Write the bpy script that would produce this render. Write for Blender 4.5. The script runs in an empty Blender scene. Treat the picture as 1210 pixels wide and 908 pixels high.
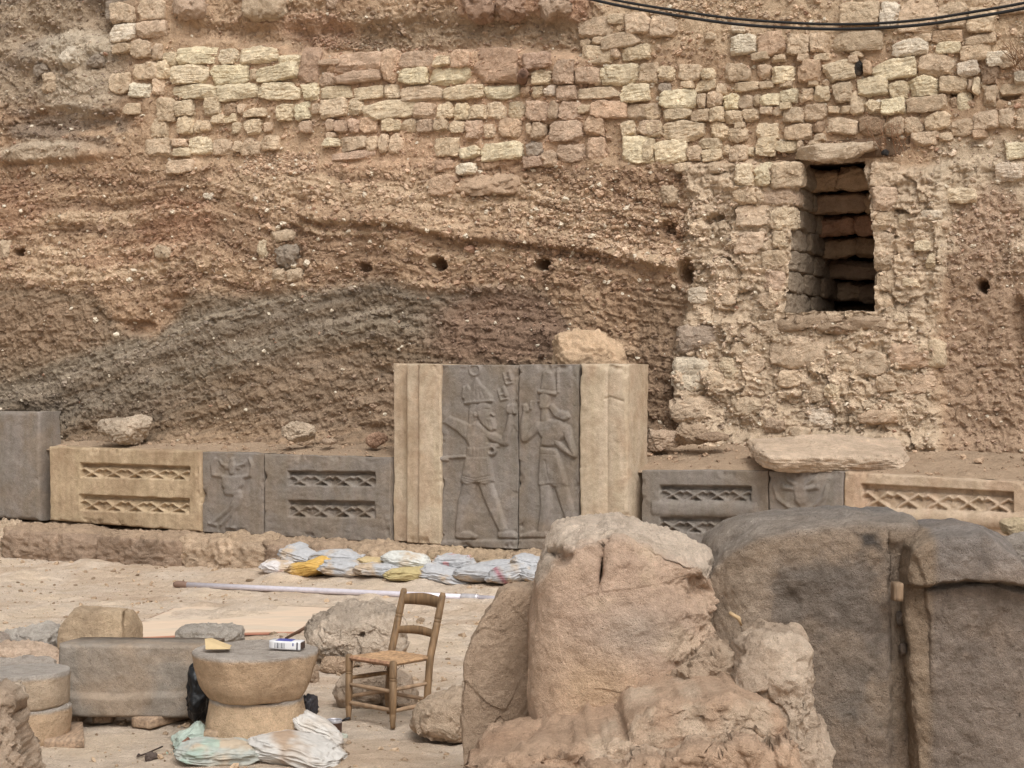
import bpy, math, random
import numpy as np

# ------------------------------------------------------------------ camera, sky, sun, exposure
scene = bpy.context.scene
COL = scene.collection
F = 2100.0            # focal length in photograph pixels (1210 wide)
EYE = 2.2             # camera height above the court floor
HX, HY = 605.0, 454.0
cam_data = bpy.data.cameras.new("camera")
cam = bpy.data.objects.new("camera", cam_data)
COL.objects.link(cam)
cam.location = (0, 0, EYE)
cam.rotation_euler = (math.radians(90), 0, 0)
cam_data.sensor_width = 36.0
cam_data.lens = F / 1210 * 36.0
cam_data.clip_start = 0.05
cam_data.clip_end = 500
scene.camera = cam

SUN_EL, SUN_AZ = 48.0, 165.0      # azimuth clockwise from +Y (north): from behind the camera, to the right
world = bpy.data.worlds.new("World")
scene.world = world
world.use_nodes = True
wn = world.node_tree.nodes
wl = world.node_tree.links
bg = wn["Background"]
sky = wn.new("ShaderNodeTexSky")
sky.sky_type = 'NISHITA'
sky.sun_disc = False
sky.sun_elevation = math.radians(SUN_EL)
sky.sun_rotation = math.radians(SUN_AZ)
sky.dust_density = 6.0
sky.air_density = 1.0
hsv = wn.new("ShaderNodeHueSaturation")
hsv.inputs["Saturation"].default_value = 0.05      # a white, overcast sky
wl.new(sky.outputs[0], hsv.inputs["Color"])
wl.new(hsv.outputs[0], bg.inputs["Color"])
bg.inputs["Strength"].default_value = 0.125
sun_data = bpy.data.lights.new("sun", 'SUN')
sun_data.energy = 1.45
sun_data.angle = math.radians(30)
sun_data.color = (1.0, 0.985, 0.96)
sun = bpy.data.objects.new("sun", sun_data)
COL.objects.link(sun)
sun.location = (3, -5, 12)
_az, _el = math.radians(SUN_AZ), math.radians(SUN_EL)
sun.rotation_euler = (math.radians(90) - _el, 0, math.pi - _az)
scene.view_settings.view_transform = 'Standard'
scene.view_settings.look = 'None'
scene.view_settings.exposure = 0.17
scene.view_settings.gamma = 1.0
scene.render.engine = 'CYCLES'
scene.cycles.use_denoising = True
scene.cycles.denoising_prefilter = 'NONE'
scene.cycles.use_adaptive_sampling = False
scene.cycles.max_bounces = 6

# ------------------------------------------------------------------ numbers
def lin(c):
    c = np.asarray(c, float) / 255.0
    c = np.where(c <= 0.04045, c / 12.92, ((c + 0.055) / 1.055) ** 2.4)
    g = (c * np.array([.3, .55, .15])).sum(-1, keepdims=True)
    return g + (c - g) * 0.82

def _hash(ix, iy, iz, seed):
    h = (ix.astype(np.int64) * 374761393 + iy.astype(np.int64) * 668265263 + iz.astype(np.int64) * 2147483647 + seed * 974634541) & 0xFFFFFFFF
    h = ((h ^ (h >> 13)) * 1274126177) & 0xFFFFFFFF
    h = ((h ^ (h >> 16)) * 2246822519) & 0xFFFFFFFF
    h = h ^ (h >> 15)
    return (h & 0xFFFFFF).astype(np.float32) / float(0xFFFFFF) * 2 - 1

def vnoise(P, seed=0):
    P = np.asarray(P, np.float64)
    I = np.floor(P).astype(np.int64)
    f = (P - I).astype(np.float32)
    f = f * f * f * (f * (f * 6 - 15) + 10)
    x, y, z = I[..., 0], I[..., 1], I[..., 2]
    fx, fy, fz = f[..., 0], f[..., 1], f[..., 2]
    def L(a, b, t): return a + (b - a) * t
    c00 = L(_hash(x, y, z, seed), _hash(x + 1, y, z, seed), fx)
    c10 = L(_hash(x, y + 1, z, seed), _hash(x + 1, y + 1, z, seed), fx)
    c01 = L(_hash(x, y, z + 1, seed), _hash(x + 1, y, z + 1, seed), fx)
    c11 = L(_hash(x, y + 1, z + 1, seed), _hash(x + 1, y + 1, z + 1, seed), fx)
    return L(L(c00, c10, fy), L(c01, c11, fy), fz)

def fbm(P, octaves=4, seed=0, gain=0.5, lac=2.03, ridged=False):
    P = np.asarray(P, np.float64)
    out = np.zeros(P.shape[:-1], np.float32)
    a, tot = 1.0, 0.0
    for o in range(octaves):
        n = vnoise(P, seed + o * 17)
        if ridged:
            n = 1 - 2 * np.abs(n)
        out += a * n
        tot += a
        a *= gain
        P = P * lac + 13.7
    return out / tot

def facets(P, seed=0, warp=.35):
    """piecewise flat fracture relief: every cell of broken stone has its own tilt, with a step to the next"""
    P = np.asarray(P, np.float64)
    sh = P.shape[:-1]
    P = P.reshape(-1, 3)
    if warp:
        P = P + np.stack([vnoise(P * 1.3 + 31 * k, seed + 90 + k) for k in range(3)], -1) * warp
    I = np.floor(P).astype(np.int64)
    best = np.full(len(P), 9.0); out = np.zeros(len(P))
    for dx in (-1, 0, 1):
        for dy in (-1, 0, 1):
            for dz in (-1, 0, 1):
                x, y, z = I[:, 0] + dx, I[:, 1] + dy, I[:, 2] + dz
                d = np.stack([P[:, 0] - x - .5 - .42 * _hash(x, y, z, seed), P[:, 1] - y - .5 - .42 * _hash(x, y, z, seed + 1), P[:, 2] - z - .5 - .42 * _hash(x, y, z, seed + 2)], -1)
                r = (d * d).sum(1)
                m = r < best
                best[m] = r[m]
                v = d[:, 0] * _hash(x, y, z, seed + 3) + d[:, 1] * _hash(x, y, z, seed + 4) + d[:, 2] * _hash(x, y, z, seed + 5) + .35 * _hash(x, y, z, seed + 6)
                out[m] = v[m]
    return out.reshape(sh).astype(np.float32)

def sstep(a, b, x):
    t = np.clip((x - a) / (b - a), 0, 1)
    return t * t * (3 - 2 * t)

# ------------------------------------------------------------------ photograph pixels to places
def at(px, py, Y):
    return np.array([(px - HX) / F * Y, Y, EYE - (py - HY) / F * Y])

def floor_at(px, py, z=0.0):
    Y = F * (EYE - z) / (py - HY)
    return np.array([(px - HX) / F * Y, Y, z])

FA = math.radians(30)      # the row of carved slabs runs obliquely, nearer on the right
FU = np.array([math.cos(FA), -math.sin(FA), 0.0]); FN = np.array([-math.sin(FA), -math.cos(FA), 0.0])
FO = np.array([0.0, 19.1, 0.0])
CA = math.radians(24.8)    # the cut earth bank behind it
CU = np.array([math.cos(CA), -math.sin(CA), 0.0]); CN = np.array([-math.sin(CA), -math.cos(CA), 0.0])
CO = np.array([0.0, 20.45, 0.0])

def hit(px, py, O, N, off=0.0):
    """where the sight line through a pixel meets the upright plane O, N moved OFF towards the camera"""
    d = np.array([(px - HX) / F, 1.0, -(py - HY) / F])
    c = np.array([0, 0, EYE])
    t = np.dot(O + N * off - c, N) / np.dot(d, N)
    return c + d * t

# ------------------------------------------------------------------ meshes
def quads_of_grid(nr, nc, wrap=False):
    r = np.arange(nr - 1)[:, None]
    c = np.arange(nc if wrap else nc - 1)[None, :]
    c2 = (c + 1) % nc
    q = np.stack([r * nc + c, r * nc + c2, (r + 1) * nc + c2, (r + 1) * nc + c], -1)
    return q.reshape(-1, 4)

def make_mesh(name, V, faces, cols=None, smooth=True):
    """V (n,3); faces: list of (m,k) int arrays"""
    V = np.asarray(V, np.float32)
    if isinstance(faces, np.ndarray):
        faces = [faces]
    me = bpy.data.meshes.new(name)
    me.vertices.add(len(V))
    me.vertices.foreach_set("co", V.ravel())
    loops = np.concatenate([f.ravel() for f in faces]).astype(np.int32)
    sizes = np.concatenate([np.full(len(f), f.shape[1], np.int32) for f in faces])
    starts = np.concatenate([[0], np.cumsum(sizes)[:-1]]).astype(np.int32)
    me.loops.add(len(loops))
    me.loops.foreach_set("vertex_index", loops)
    me.polygons.add(len(sizes))
    me.polygons.foreach_set("loop_start", starts)
    me.polygons.foreach_set("loop_total", sizes)
    me.polygons.foreach_set("use_smooth", np.full(len(sizes), smooth, bool))
    me.update(calc_edges=True)
    me.validate()
    if cols is not None:
        at_ = me.color_attributes.new("Col", 'FLOAT_COLOR', 'POINT')
        c4 = np.ones((len(V), 4), np.float32)
        c4[:, :3] = cols
        at_.data.foreach_set("color", c4.ravel())
    return me

def vnormals(V, faces):
    N = np.zeros_like(V)
    for f in (faces if isinstance(faces, list) else [faces]):
        a, b, c = V[f[:, 0]], V[f[:, 1]], V[f[:, 2]]
        d = V[f[:, 3]] if f.shape[1] == 4 else c
        n = np.cross(c - a, d - b) if f.shape[1] == 4 else np.cross(b - a, c - a)
        for k in range(f.shape[1]):
            for ax in range(3):
                N[:, ax] += np.bincount(f[:, k], n[:, ax], minlength=len(V))
    return N / np.maximum(np.linalg.norm(N, axis=1, keepdims=True), 1e-12)

class Parts:
    """collects pieces of ONE mesh"""
    def __init__(s): s.V, s.F, s.C, s.n = [], [], [], 0
    def add(s, V, faces, col=None):
        V = np.asarray(V, float)
        for f in (faces if isinstance(faces, list) else [faces]):
            s.F.append(np.asarray(f) + s.n)
        s.V.append(V)
        c = np.ones((len(V), 3)) if col is None else np.broadcast_to(np.asarray(col, float), (len(V), 3))
        s.C.append(c)
        s.n += len(V)
    def get(s):
        by = {}
        for f in s.F:
            by.setdefault(f.shape[1], []).append(f)
        return np.concatenate(s.V), [np.concatenate(v) for v in by.values()], np.concatenate(s.C)

def put(name, V, faces, mat, parent=None, origin=None, cols=None, smooth=True):
    V = np.array(V, float)
    if parent is not None:
        o = np.array(parent["_o"])
    elif origin is not None:
        o = np.array(origin, float)
    else:
        o = np.array([(V[:, 0].min() + V[:, 0].max()) / 2, (V[:, 1].min() + V[:, 1].max()) / 2, V[:, 2].min()])
    ob = bpy.data.objects.new(name, make_mesh(name, V - o, faces, cols, smooth))
    COL.objects.link(ob)
    if parent is not None:
        ob.parent = parent
        if "_o" in parent:
            po = np.array(parent["_o"])
            ob.location = o - po
    else:
        ob.location = o
    ob["_o"] = [float(x) for x in o]
    ob.data.materials.append(mat)
    return ob

def putp(name, parts, mat, parent=None, origin=None, smooth=True):
    V, Fs, C = parts.get()
    return put(name, V, Fs, mat, parent, origin, C, smooth)

def thing(name, label, cat, loc, group=None):
    e = bpy.data.objects.new(name, None)
    e.empty_display_size = 0.1
    e.location = loc
    e["_o"] = [float(x) for x in loc]
    COL.objects.link(e)
    return tag(e, label, cat, group)

def tag(o, label, cat, group=None):
    o["label"] = label
    o["category"] = cat
    if group:
        o["group"] = group
    return o

def kind(o, k):
    o["kind"] = k
    return o

_cs = {}
def cubesphere(n):
    if n in _cs: return _cs[n]
    lin_ = np.tan(np.linspace(-math.pi / 4, math.pi / 4, n + 1))
    a, b = np.meshgrid(lin_, lin_, indexing="ij")
    o = np.ones_like(a)
    sides = [(o, a, b), (-o, b, a), (b, o, a), (a, -o, b), (a, b, o), (b, a, -o)]
    V = np.concatenate([np.stack(s, -1).reshape(-1, 3) for s in sides])
    q = quads_of_grid(n + 1, n + 1)
    Fq = np.concatenate([q + k * (n + 1) ** 2 for k in range(6)])
    key = np.round(V * 1e5).astype(np.int64)
    _, idx, inv = np.unique(key, axis=0, return_index=True, return_inverse=True)
    V = V[idx]; Fq = inv.reshape(-1)[Fq]
    _cs[n] = (V / np.linalg.norm(V, axis=1, keepdims=True), Fq)
    return _cs[n]

def rotm(rx=0, ry=0, rz=0):
    cx, sx, cy, sy, cz, sz = math.cos(rx), math.sin(rx), math.cos(ry), math.sin(ry), math.cos(rz), math.sin(rz)
    return np.array([[cz, -sz, 0], [sz, cz, 0], [0, 0, 1]]) @ np.array([[cy, 0, sy], [0, 1, 0], [-sy, 0, cy]]) @ np.array([[1, 0, 0], [0, cx, -sx], [0, sx, cx]])

def rock(center, dims, seed, n=24, p=3.0, planes=7, amp=0.06, freq=3.0, rot=(0, 0, 0), fine=0.012, cut=(0.62, 0.92), bed=0.0, fac=0.10):
    """a broken stone: superellipsoid, flattened by random fracture planes, roughened"""
    D, Fq = cubesphere(n)
    rng = np.random.default_rng(seed)
    V = D / (np.abs(D) ** p).sum(1, keepdims=True) ** (1 / p)
    for _ in range(planes):
        nn = rng.normal(size=3); nn /= np.linalg.norm(nn)
        ext = (V @ nn).max()
        d = ext * rng.uniform(*cut)
        V = V - np.maximum(V @ nn - d, 0)[:, None] * nn * 0.96
    dims = np.asarray(dims, float)
    V = V * dims / 2
    m = dims.min()
    off = rng.uniform(-50, 50, 3)
    s = freq / dims.mean()
    W = np.stack([fbm(V * s + off + k * 9, 3, seed) for k in range(3)], -1)
    V = V + W * amp * m
    V = V + D * (fbm(V * s * 5 + off, 3, seed + 5) * fine * m)[:, None] * 2
    if fac:
        V = V + D * (facets(V * s * 1.5 + off, seed + 21) * fac * m)[:, None]
    if bed:
        z = V[:, 2] / dims[2]
        lay = fbm(np.stack([V[:, 0] * s * .8, V[:, 1] * s * .8, z * 9], -1) + off, 3, seed + 9, ridged=True)
        V = V + D * (lay * bed * m)[:, None]
    return V @ rotm(*rot).T + np.asarray(center, float), Fq

def tube(path, radii, n=12, caps=True):
    P = np.asarray(path, float)
    r = np.broadcast_to(np.asarray(radii, float), (len(P),))
    T = np.gradient(P, axis=0)
    T /= np.linalg.norm(T, axis=1, keepdims=True)
    up = np.array([0, 0, 1.0]) if abs(T[0, 2]) < 0.9 else np.array([0, 1.0, 0])
    A = np.cross(T, up); A /= np.linalg.norm(A, axis=1, keepdims=True)
    B = np.cross(A, T)
    th = np.linspace(0, 2 * math.pi, n, endpoint=False)
    V = P[:, None] + r[:, None, None] * (np.cos(th)[None, :, None] * A[:, None] + np.sin(th)[None, :, None] * B[:, None])
    V = V.reshape(-1, 3)
    Fs = [quads_of_grid(len(P), n, True)]
    if caps:
        k = len(V)
        V = np.concatenate([V, P[:1], P[-1:]])
        i = np.arange(n); j = (i + 1) % n
        Fs.append(np.stack([np.full(n, k), j, i], -1))
        e = (len(P) - 1) * n
        Fs.append(np.stack([np.full(n, k + 1), e + i, e + j], -1))
    return V, Fs

def box(center, dims, rot=(0, 0, 0), bevel=0.0):
    n = 6
    D, Fq = cubesphere(n)
    V = D / np.abs(D).max(1, keepdims=True)
    d = np.asarray(dims, float) / 2
    if bevel > 0:
        core = np.maximum(d - bevel, 1e-4)
        q = np.clip(V * d, -core, core)
        r = V * d - q
        L = np.linalg.norm(r, axis=1, keepdims=True)
        V = q + np.where(L > 1e-9, r / np.maximum(L, 1e-9) * np.minimum(L, bevel), 0)
    else:
        V = V * d
    return V @ rotm(*rot).T + np.asarray(center, float), Fq

def lathe(center, prof, n=144, rows=60, seed=0, amp=0.006, lump=0.0, tilt=(0, 0), capz=None):
    """stone drum: profile [(r, z)...] from bottom axis to top axis"""
    pr = np.array(prof, float)
    L = np.concatenate([[0], np.cumsum(np.linalg.norm(np.diff(pr, axis=0), axis=1))])
    t = np.linspace(0, L[-1], rows)
    r = np.maximum(np.interp(t, L, pr[:, 0]), 1e-4); z = np.interp(t, L, pr[:, 1])
    th = np.linspace(0, 2 * math.pi, n, endpoint=False)
    V = np.stack([r[:, None] * np.cos(th), r[:, None] * np.sin(th), np.repeat(z[:, None], n, 1)], -1).reshape(-1, 3)
    q = quads_of_grid(rows, n, True)
    N = vnormals(V, q)
    V = V + N * (fbm(V * 9 + seed, 4, seed) * amp + fbm(V * 3.1 + seed * 2, 3, seed + 3) * lump)[:, None]
    return V @ rotm(tilt[0], tilt[1], 0).T + np.asarray(center, float), q

def outline_rock(pts, Y, thick, seed, front=0.35, p=4.0, nth=420, nt=150, amp=0.012, lump=0.03, lfreq=2.2, tilt=(0, 0), feat=None, rough=None, colour=None, pb=6.0, fac=.05, ffreq=3.0, ridge=.012):
    """a big stone with a traced, star-shaped outline at distance Y, its own thickness, a bulging front and a real back"""
    pts = np.array(pts, float)
    c = np.array([(pts[:, 0].min() + pts[:, 0].max()) / 2, (pts[:, 1].min() + pts[:, 1].max()) / 2])
    cl = np.vstack([pts, pts[:1]])
    seg = np.linalg.norm(np.diff(cl, axis=0), axis=1)
    s = np.concatenate([[0], np.cumsum(seg)])
    t = np.linspace(0, s[-1], nth, endpoint=False)
    ox = np.interp(t, s, cl[:, 0]); oy = np.interp(t, s, cl[:, 1])
    for _ in range(3):       # take the polygon corners off
        ox = (np.roll(ox, 1) + 2 * ox + np.roll(ox, -1)) / 4
        oy = (np.roll(oy, 1) + 2 * oy + np.roll(oy, -1)) / 4
    nf, ne = int(nt * .6), int(nt * .25)
    def half(pw, n0, n1):                     # even rings over the face, then round over the edge
        s1 = .86
        a = np.linspace(0, s1, n0 + 1)[1:]
        tt = np.linspace(math.asin(s1 ** (pw / 2)), math.pi / 2, n1 + 1)[1:]
        ss = np.concatenate([a, np.sin(tt) ** (2 / pw)])
        return ss, np.clip(1 - ss ** pw, 0, 1) ** (1 / pw)
    S1, D1 = half(p, nf, ne)
    S2, D2 = half(pb, 12, 12)
    S = np.concatenate([S1, S2[::-1][1:]])
    dep = np.concatenate([D1 * front, -(thick - front) * D2[::-1][1:]])
    px = c[0] + S[:, None] * (ox - c[0]); py = c[1] + S[:, None] * (oy - c[1])
    D = np.repeat(dep[:, None], nth, 1)
    px = np.concatenate([px.ravel(), [c[0], c[0]]]); py = np.concatenate([py.ravel(), [c[1], c[1]]])
    D = np.concatenate([D.ravel(), [front, -(thick - front)]])
    S_ = np.concatenate([np.repeat(S[:, None], nth, 1).ravel(), [0, 0]])
    isfront = D > 0
    FT = np.zeros(len(D))
    if feat is not None:                      # pushes the face, and what lies behind its rim with it
        rim = np.maximum(feat(ox, oy), -(thick - front) * .8)
        kr = len(S1)
        full = np.concatenate([np.zeros(kr * nth), np.tile(rim, len(S) - kr), [0, 0]])
        FT = np.where(np.arange(len(D)) < kr * nth, feat(px, py), full)
        FT[-2] = feat(c[:1], c[1:])[0]
        D = D + FT
    m = Y / F
    m0, m = m, (Y - np.minimum(FT, 0)) / F    # what is set back stays on its own traced outline
    V = np.stack([(px - HX) * m, Y - D + tilt[0] * (px - c[0]) * m0 + tilt[1] * (c[1] - py) * m0, EYE - (py - HY) * m], -1)
    nr = len(S)
    q = quads_of_grid(nr, nth, True)
    i = np.arange(nth); j = (i + 1) % nth
    k = nr * nth
    Fs = [q[:, ::-1], np.stack([np.full(nth, k), i, j], -1)[:, ::-1], np.stack([np.full(nth, k + 1), (nr - 1) * nth + j, (nr - 1) * nth + i], -1)[:, ::-1]]
    N = vnormals(V, Fs)
    if np.mean(N[:nth * 10, 1]) > 0:
        Fs = [f[:, ::-1] for f in Fs]; N = -N
    a = amp * np.ones(len(V)) if rough is None else amp * rough(px, py)
    l = lump * np.ones(len(V)) if rough is None else lump * np.sqrt(rough(px, py))
    V = V + N * (fbm(V * 14 + seed, 4, seed, gain=0.6) * a + fbm(V * lfreq + seed * 1.7, 3, seed + 7) * l)[:, None]
    if ridge:
        V = V + N * (fbm(V * 3.2 + seed * .9, 5, seed + 41, ridged=True, gain=.55) * ridge * (1 if rough is None else rough(px, py)))[:, None]
    if fac:
        fz = facets(V * ffreq + seed * .37, seed + 31) + .45 * facets(V * ffreq * 2.7 + seed * .7, seed + 32)
        V = V + N * (fz * fac * (1 if rough is None else rough(px, py)))[:, None]
    V[:, 2] = np.maximum(V[:, 2], -0.08)
    C = None if colour is None else colour(px, py, V, N)
    return V, Fs, C

# ------------------------------------------------------------------ materials
def _mat(name):
    m = bpy.data.materials.new(name)
    m.use_nodes = True
    nt = m.node_tree
    return m, nt, nt.nodes["Principled BSDF"]

def stone_mat(name, base=(150, 120, 90), var=0.35, scale=1.0, bump=0.5, pits=0.0, attr=False, rough=0.95, grain=0.25, hue2=None, spots=None, detail=1.0, streak=0.0, mottle=0.2):
    """rough mineral surface: broad mottling, fine grain, pits; base in photograph colours"""
    m, nt, bs = _mat(name)
    N, L = nt.nodes, nt.links
    tc = N.new("ShaderNodeTexCoord")
    oi = N.new("ShaderNodeObjectInfo")
    mul = N.new("ShaderNodeVectorMath"); mul.operation = 'SCALE'
    cmb = N.new("ShaderNodeCombineXYZ")
    for i in range(3): L.new(oi.outputs["Random"], cmb.inputs[i])
    L.new(cmb.outputs[0], mul.inputs[0]); mul.inputs["Scale"].default_value = 37.0
    add = N.new("ShaderNodeVectorMath"); add.operation = 'ADD'
    L.new(tc.outputs["Object"], add.inputs[0]); L.new(mul.outputs[0], add.inputs[1])
    co = add.outputs[0]
    def noise(sc, det=6, ro=0.6, vec=co, dist=0.0):
        n = N.new("ShaderNodeTexNoise")
        n.inputs["Scale"].default_value = sc; n.inputs["Detail"].default_value = det; n.inputs["Roughness"].default_value = ro
        n.inputs["Distortion"].default_value = dist
        L.new(vec, n.inputs["Vector"])
        return n.outputs["Fac"]
    def ramp(fac, stops):
        r = N.new("ShaderNodeValToRGB")
        e = r.color_ramp.elements
        while len(e) < len(stops): e.new(0.5)
        for k, (pos, c) in enumerate(stops):
            e[k].position = pos; e[k].color = (*c, 1)
        L.new(fac, r.inputs["Fac"])
        return r.outputs["Color"]
    def mix(mode, fac, a, b):
        x = N.new("ShaderNodeMix"); x.data_type = 'RGBA'; x.blend_type = mode
        if isinstance(fac, (int, float)): x.inputs[0].default_value = fac
        else: L.new(fac, x.inputs[0])
        for s, v in ((6, a), (7, b)):
            if isinstance(v, tuple): x.inputs[s].default_value = (*v, 1)
            else: L.new(v, x.inputs[s])
        return x.outputs[2]
    lo, hi = 1 - var, 1 + var
    broad = ramp(noise(2.3 * scale, 8, 0.65, dist=0.4), [(0.28, (lo, lo * .98, lo * .95)), (0.5, (1, 1, 1)), (0.72, (hi, hi * 1.0, hi * 1.0))])
    if attr:
        va = N.new("ShaderNodeAttribute"); va.attribute_name = "Col"
        c = va.outputs["Color"]
    else:
        c = tuple(lin(base))
        if hue2 is not None:
            c = mix('MIX', ramp(noise(1.4 * scale, 5, 0.55, dist=0.8), [(0.42, (0, 0, 0)), (0.62, (1, 1, 1))]), c, tuple(lin(hue2)))
    c = mix('MULTIPLY', 1.0, c, broad)
    g = 1 - grain
    fine = ramp(noise(80 * scale, 6, 0.8), [(0.3, (g, g, g)), (0.55, (1, 1, 1)), (0.75, (1 + grain, 1 + grain, 1 + grain))])
    c = mix('MULTIPLY', 1.0, c, fine)
    q_ = 1 - mottle
    c = mix('MULTIPLY', 1.0, c, ramp(noise(9 * scale, 12, 0.78), [(0.32, (q_, q_ * .98, q_ * .95)), (0.5, (1, 1, 1)), (0.70, (1 + mottle, 1 + mottle, 1 + mottle))]))
    if streak:
        mp = N.new("ShaderNodeMapping"); mp.inputs["Scale"].default_value = (9, 9, 0.7)
        L.new(co, mp.inputs["Vector"])
        s_ = 1 - streak
        c = mix('MULTIPLY', 1.0, c, ramp(noise(1.0, 5, 0.6, mp.outputs[0]), [(0.35, (s_, s_, s_ * .95)), (0.6, (1, 1, 1))]))
    if spots is not None:
        c = mix('MIX', ramp(noise(11 * scale, 4, 0.6), [(0.60, (0, 0, 0)), (0.68, (.7, .7, .7))]), c, tuple(lin(spots)))
    h = noise(7 * scale, 15, 0.74)
    hh = N.new("ShaderNodeMath"); hh.operation = 'MULTIPLY_ADD'
    L.new(noise(120 * scale, 5, 0.75), hh.inputs[0]); hh.inputs[1].default_value = 0.16; L.new(h, hh.inputs[2])
    height = hh.outputs[0]
    if pits:
        vo = N.new("ShaderNodeTexVoronoi"); vo.inputs["Scale"].default_value = 38 * scale; vo.inputs["Randomness"].default_value = 1.0
        L.new(co, vo.inputs["Vector"])
        pr = ramp(vo.outputs["Distance"], [(0.10, (0, 0, 0)), (0.26, (1, 1, 1))])
        pm = ramp(noise(6 * scale, 3, 0.6), [(0.45, (1, 1, 1)), (0.6, (0, 0, 0))])
        pit = mix('MIX', pm, pr, (1.0, 1.0, 1.0))
        k = N.new("ShaderNodeMath"); k.operation = 'MULTIPLY_ADD'
        L.new(pit, k.inputs[0]); k.inputs[1].default_value = pits; L.new(height, k.inputs[2])
        height = k.outputs[0]
        c = mix('MULTIPLY', 0.35, c, pit)
    bp = N.new("ShaderNodeBump")
    bp.inputs["Strength"].default_value = bump
    bp.inputs["Distance"].default_value = 0.075 / scale ** 0.5
    L.new(height, bp.inputs["Height"])
    L.new(bp.outputs[0], bs.inputs["Normal"])
    L.new(c, bs.inputs["Base Color"])
    bs.inputs["Roughness"].default_value = rough
    bs.inputs["Specular IOR Level"].default_value = 0.2
    return m

def plain_mat(name, base, rough=0.6, metal=0.0, grain=0.12, scale=20.0, stretch=(1, 1, 1), bump=0.1, attr=False, spec=0.4):
    m, nt, bs = _mat(name)
    N, L = nt.nodes, nt.links
    tc = N.new("ShaderNodeTexCoord")
    mp = N.new("ShaderNodeMapping"); mp.inputs["Scale"].default_value = stretch
    L.new(tc.outputs["Object"], mp.inputs["Vector"])
    n = N.new("ShaderNodeTexNoise"); n.inputs["Scale"].default_value = scale; n.inputs["Detail"].default_value = 6
    L.new(mp.outputs[0], n.inputs["Vector"])
    r = N.new("ShaderNodeValToRGB")
    r.color_ramp.elements[0].position = 0.3; r.color_ramp.elements[1].position = 0.7
    b = lin(base) if not attr else np.ones(3)
    r.color_ramp.elements[0].color = (*(b * (1 - grain * 2)), 1); r.color_ramp.elements[1].color = (*np.minimum(b * (1 + grain), 1.4), 1)
    L.new(n.outputs["Fac"], r.inputs["Fac"])
    out = r.outputs["Color"]
    if attr:
        va = N.new("ShaderNodeAttribute"); va.attribute_name = "Col"
        x = N.new("ShaderNodeMix"); x.data_type = 'RGBA'; x.blend_type = 'MULTIPLY'; x.inputs[0].default_value = 1
        L.new(va.outputs["Color"], x.inputs[6]); L.new(out, x.inputs[7]); out = x.outputs[2]
    L.new(out, bs.inputs["Base Color"])
    bp = N.new("ShaderNodeBump"); bp.inputs["Strength"].default_value = bump; bp.inputs["Distance"].default_value = 0.01
    L.new(n.outputs["Fac"], bp.inputs["Height"]); L.new(bp.outputs[0], bs.inputs["Normal"])
    bs.inputs["Roughness"].default_value = rough
    bs.inputs["Metallic"].default_value = metal
    bs.inputs["Specular IOR Level"].default_value = spec
    return m

M_EARTH = stone_mat("earth_section", attr=True, var=0.14, scale=1.6, bump=0.9, grain=0.26)
M_STONES = stone_mat("masonry_stone", attr=True, var=0.16, scale=2.2, bump=0.9, grain=0.16, pits=0.1, mottle=.18)
M_PEBBLE = stone_mat("pebble_stone", attr=True, var=0.12, scale=3, bump=0.4, grain=0.12)
M_GROUND = stone_mat("dusty_floor", attr=True, var=0.10, scale=0.9, bump=0.8, grain=0.22, mottle=.16)
M_BASALT = stone_mat("grey_basalt", (138, 127, 117), var=0.16, scale=1.3, bump=0.4, pits=0.14, grain=0.2, hue2=(138, 122, 106), streak=0.14)
M_LIME = stone_mat("tan_limestone", (195, 173, 145), var=0.15, scale=1.4, bump=0.4, pits=0.14, grain=0.18, hue2=(186, 158, 128), streak=0.12)
M_LIMEY = stone_mat("yellow_limestone", (190, 163, 127), var=0.15, scale=1.4, bump=0.4, pits=0.14, grain=0.18, hue2=(172, 143, 109), streak=0.2)
M_BIG = stone_mat("boulder_stone", attr=True, var=0.16, scale=1.7, bump=0.9, grain=0.20, pits=0.10, mottle=.24)
M_BIGB = stone_mat("weathered_basalt", attr=True, var=0.2, scale=1.9, bump=1.0, grain=0.30, pits=0.16, mottle=.3)
# ------------------------------------------------------------------ the earth bank (cut section of the tell)
def px_of(P):
    return HX + F * P[..., 0] / P[..., 1], HY + F * (EYE - P[..., 2]) / P[..., 1]

uL = (hit(-70, 454, CO, CN) - CO) @ CU; uR = (hit(1280, 454, CO, CN) - CO) @ CU
ug = np.concatenate([np.linspace(uL - 9, uL - 3, 60, endpoint=False), np.linspace(uL - 3, uL, 200, endpoint=False), np.linspace(uL, uR, 1560), np.linspace(uR, uR + 3, 200)[1:], np.linspace(uR + 3, uR + 9, 60)[1:]])
zg = np.concatenate([np.linspace(0.3, 1.0, 12, endpoint=False), np.linspace(1.0, 7.35, 600), np.linspace(7.35, 9.0, 30)[1:]])
UU, ZZ = np.meshgrid(ug, zg)
P0 = CO + UU[..., None] * CU + ZZ[..., None] * np.array([0, 0, 1.0])
PX, PY = px_of(P0)
Q3 = np.stack([UU, np.zeros_like(UU), ZZ], -1)

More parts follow.
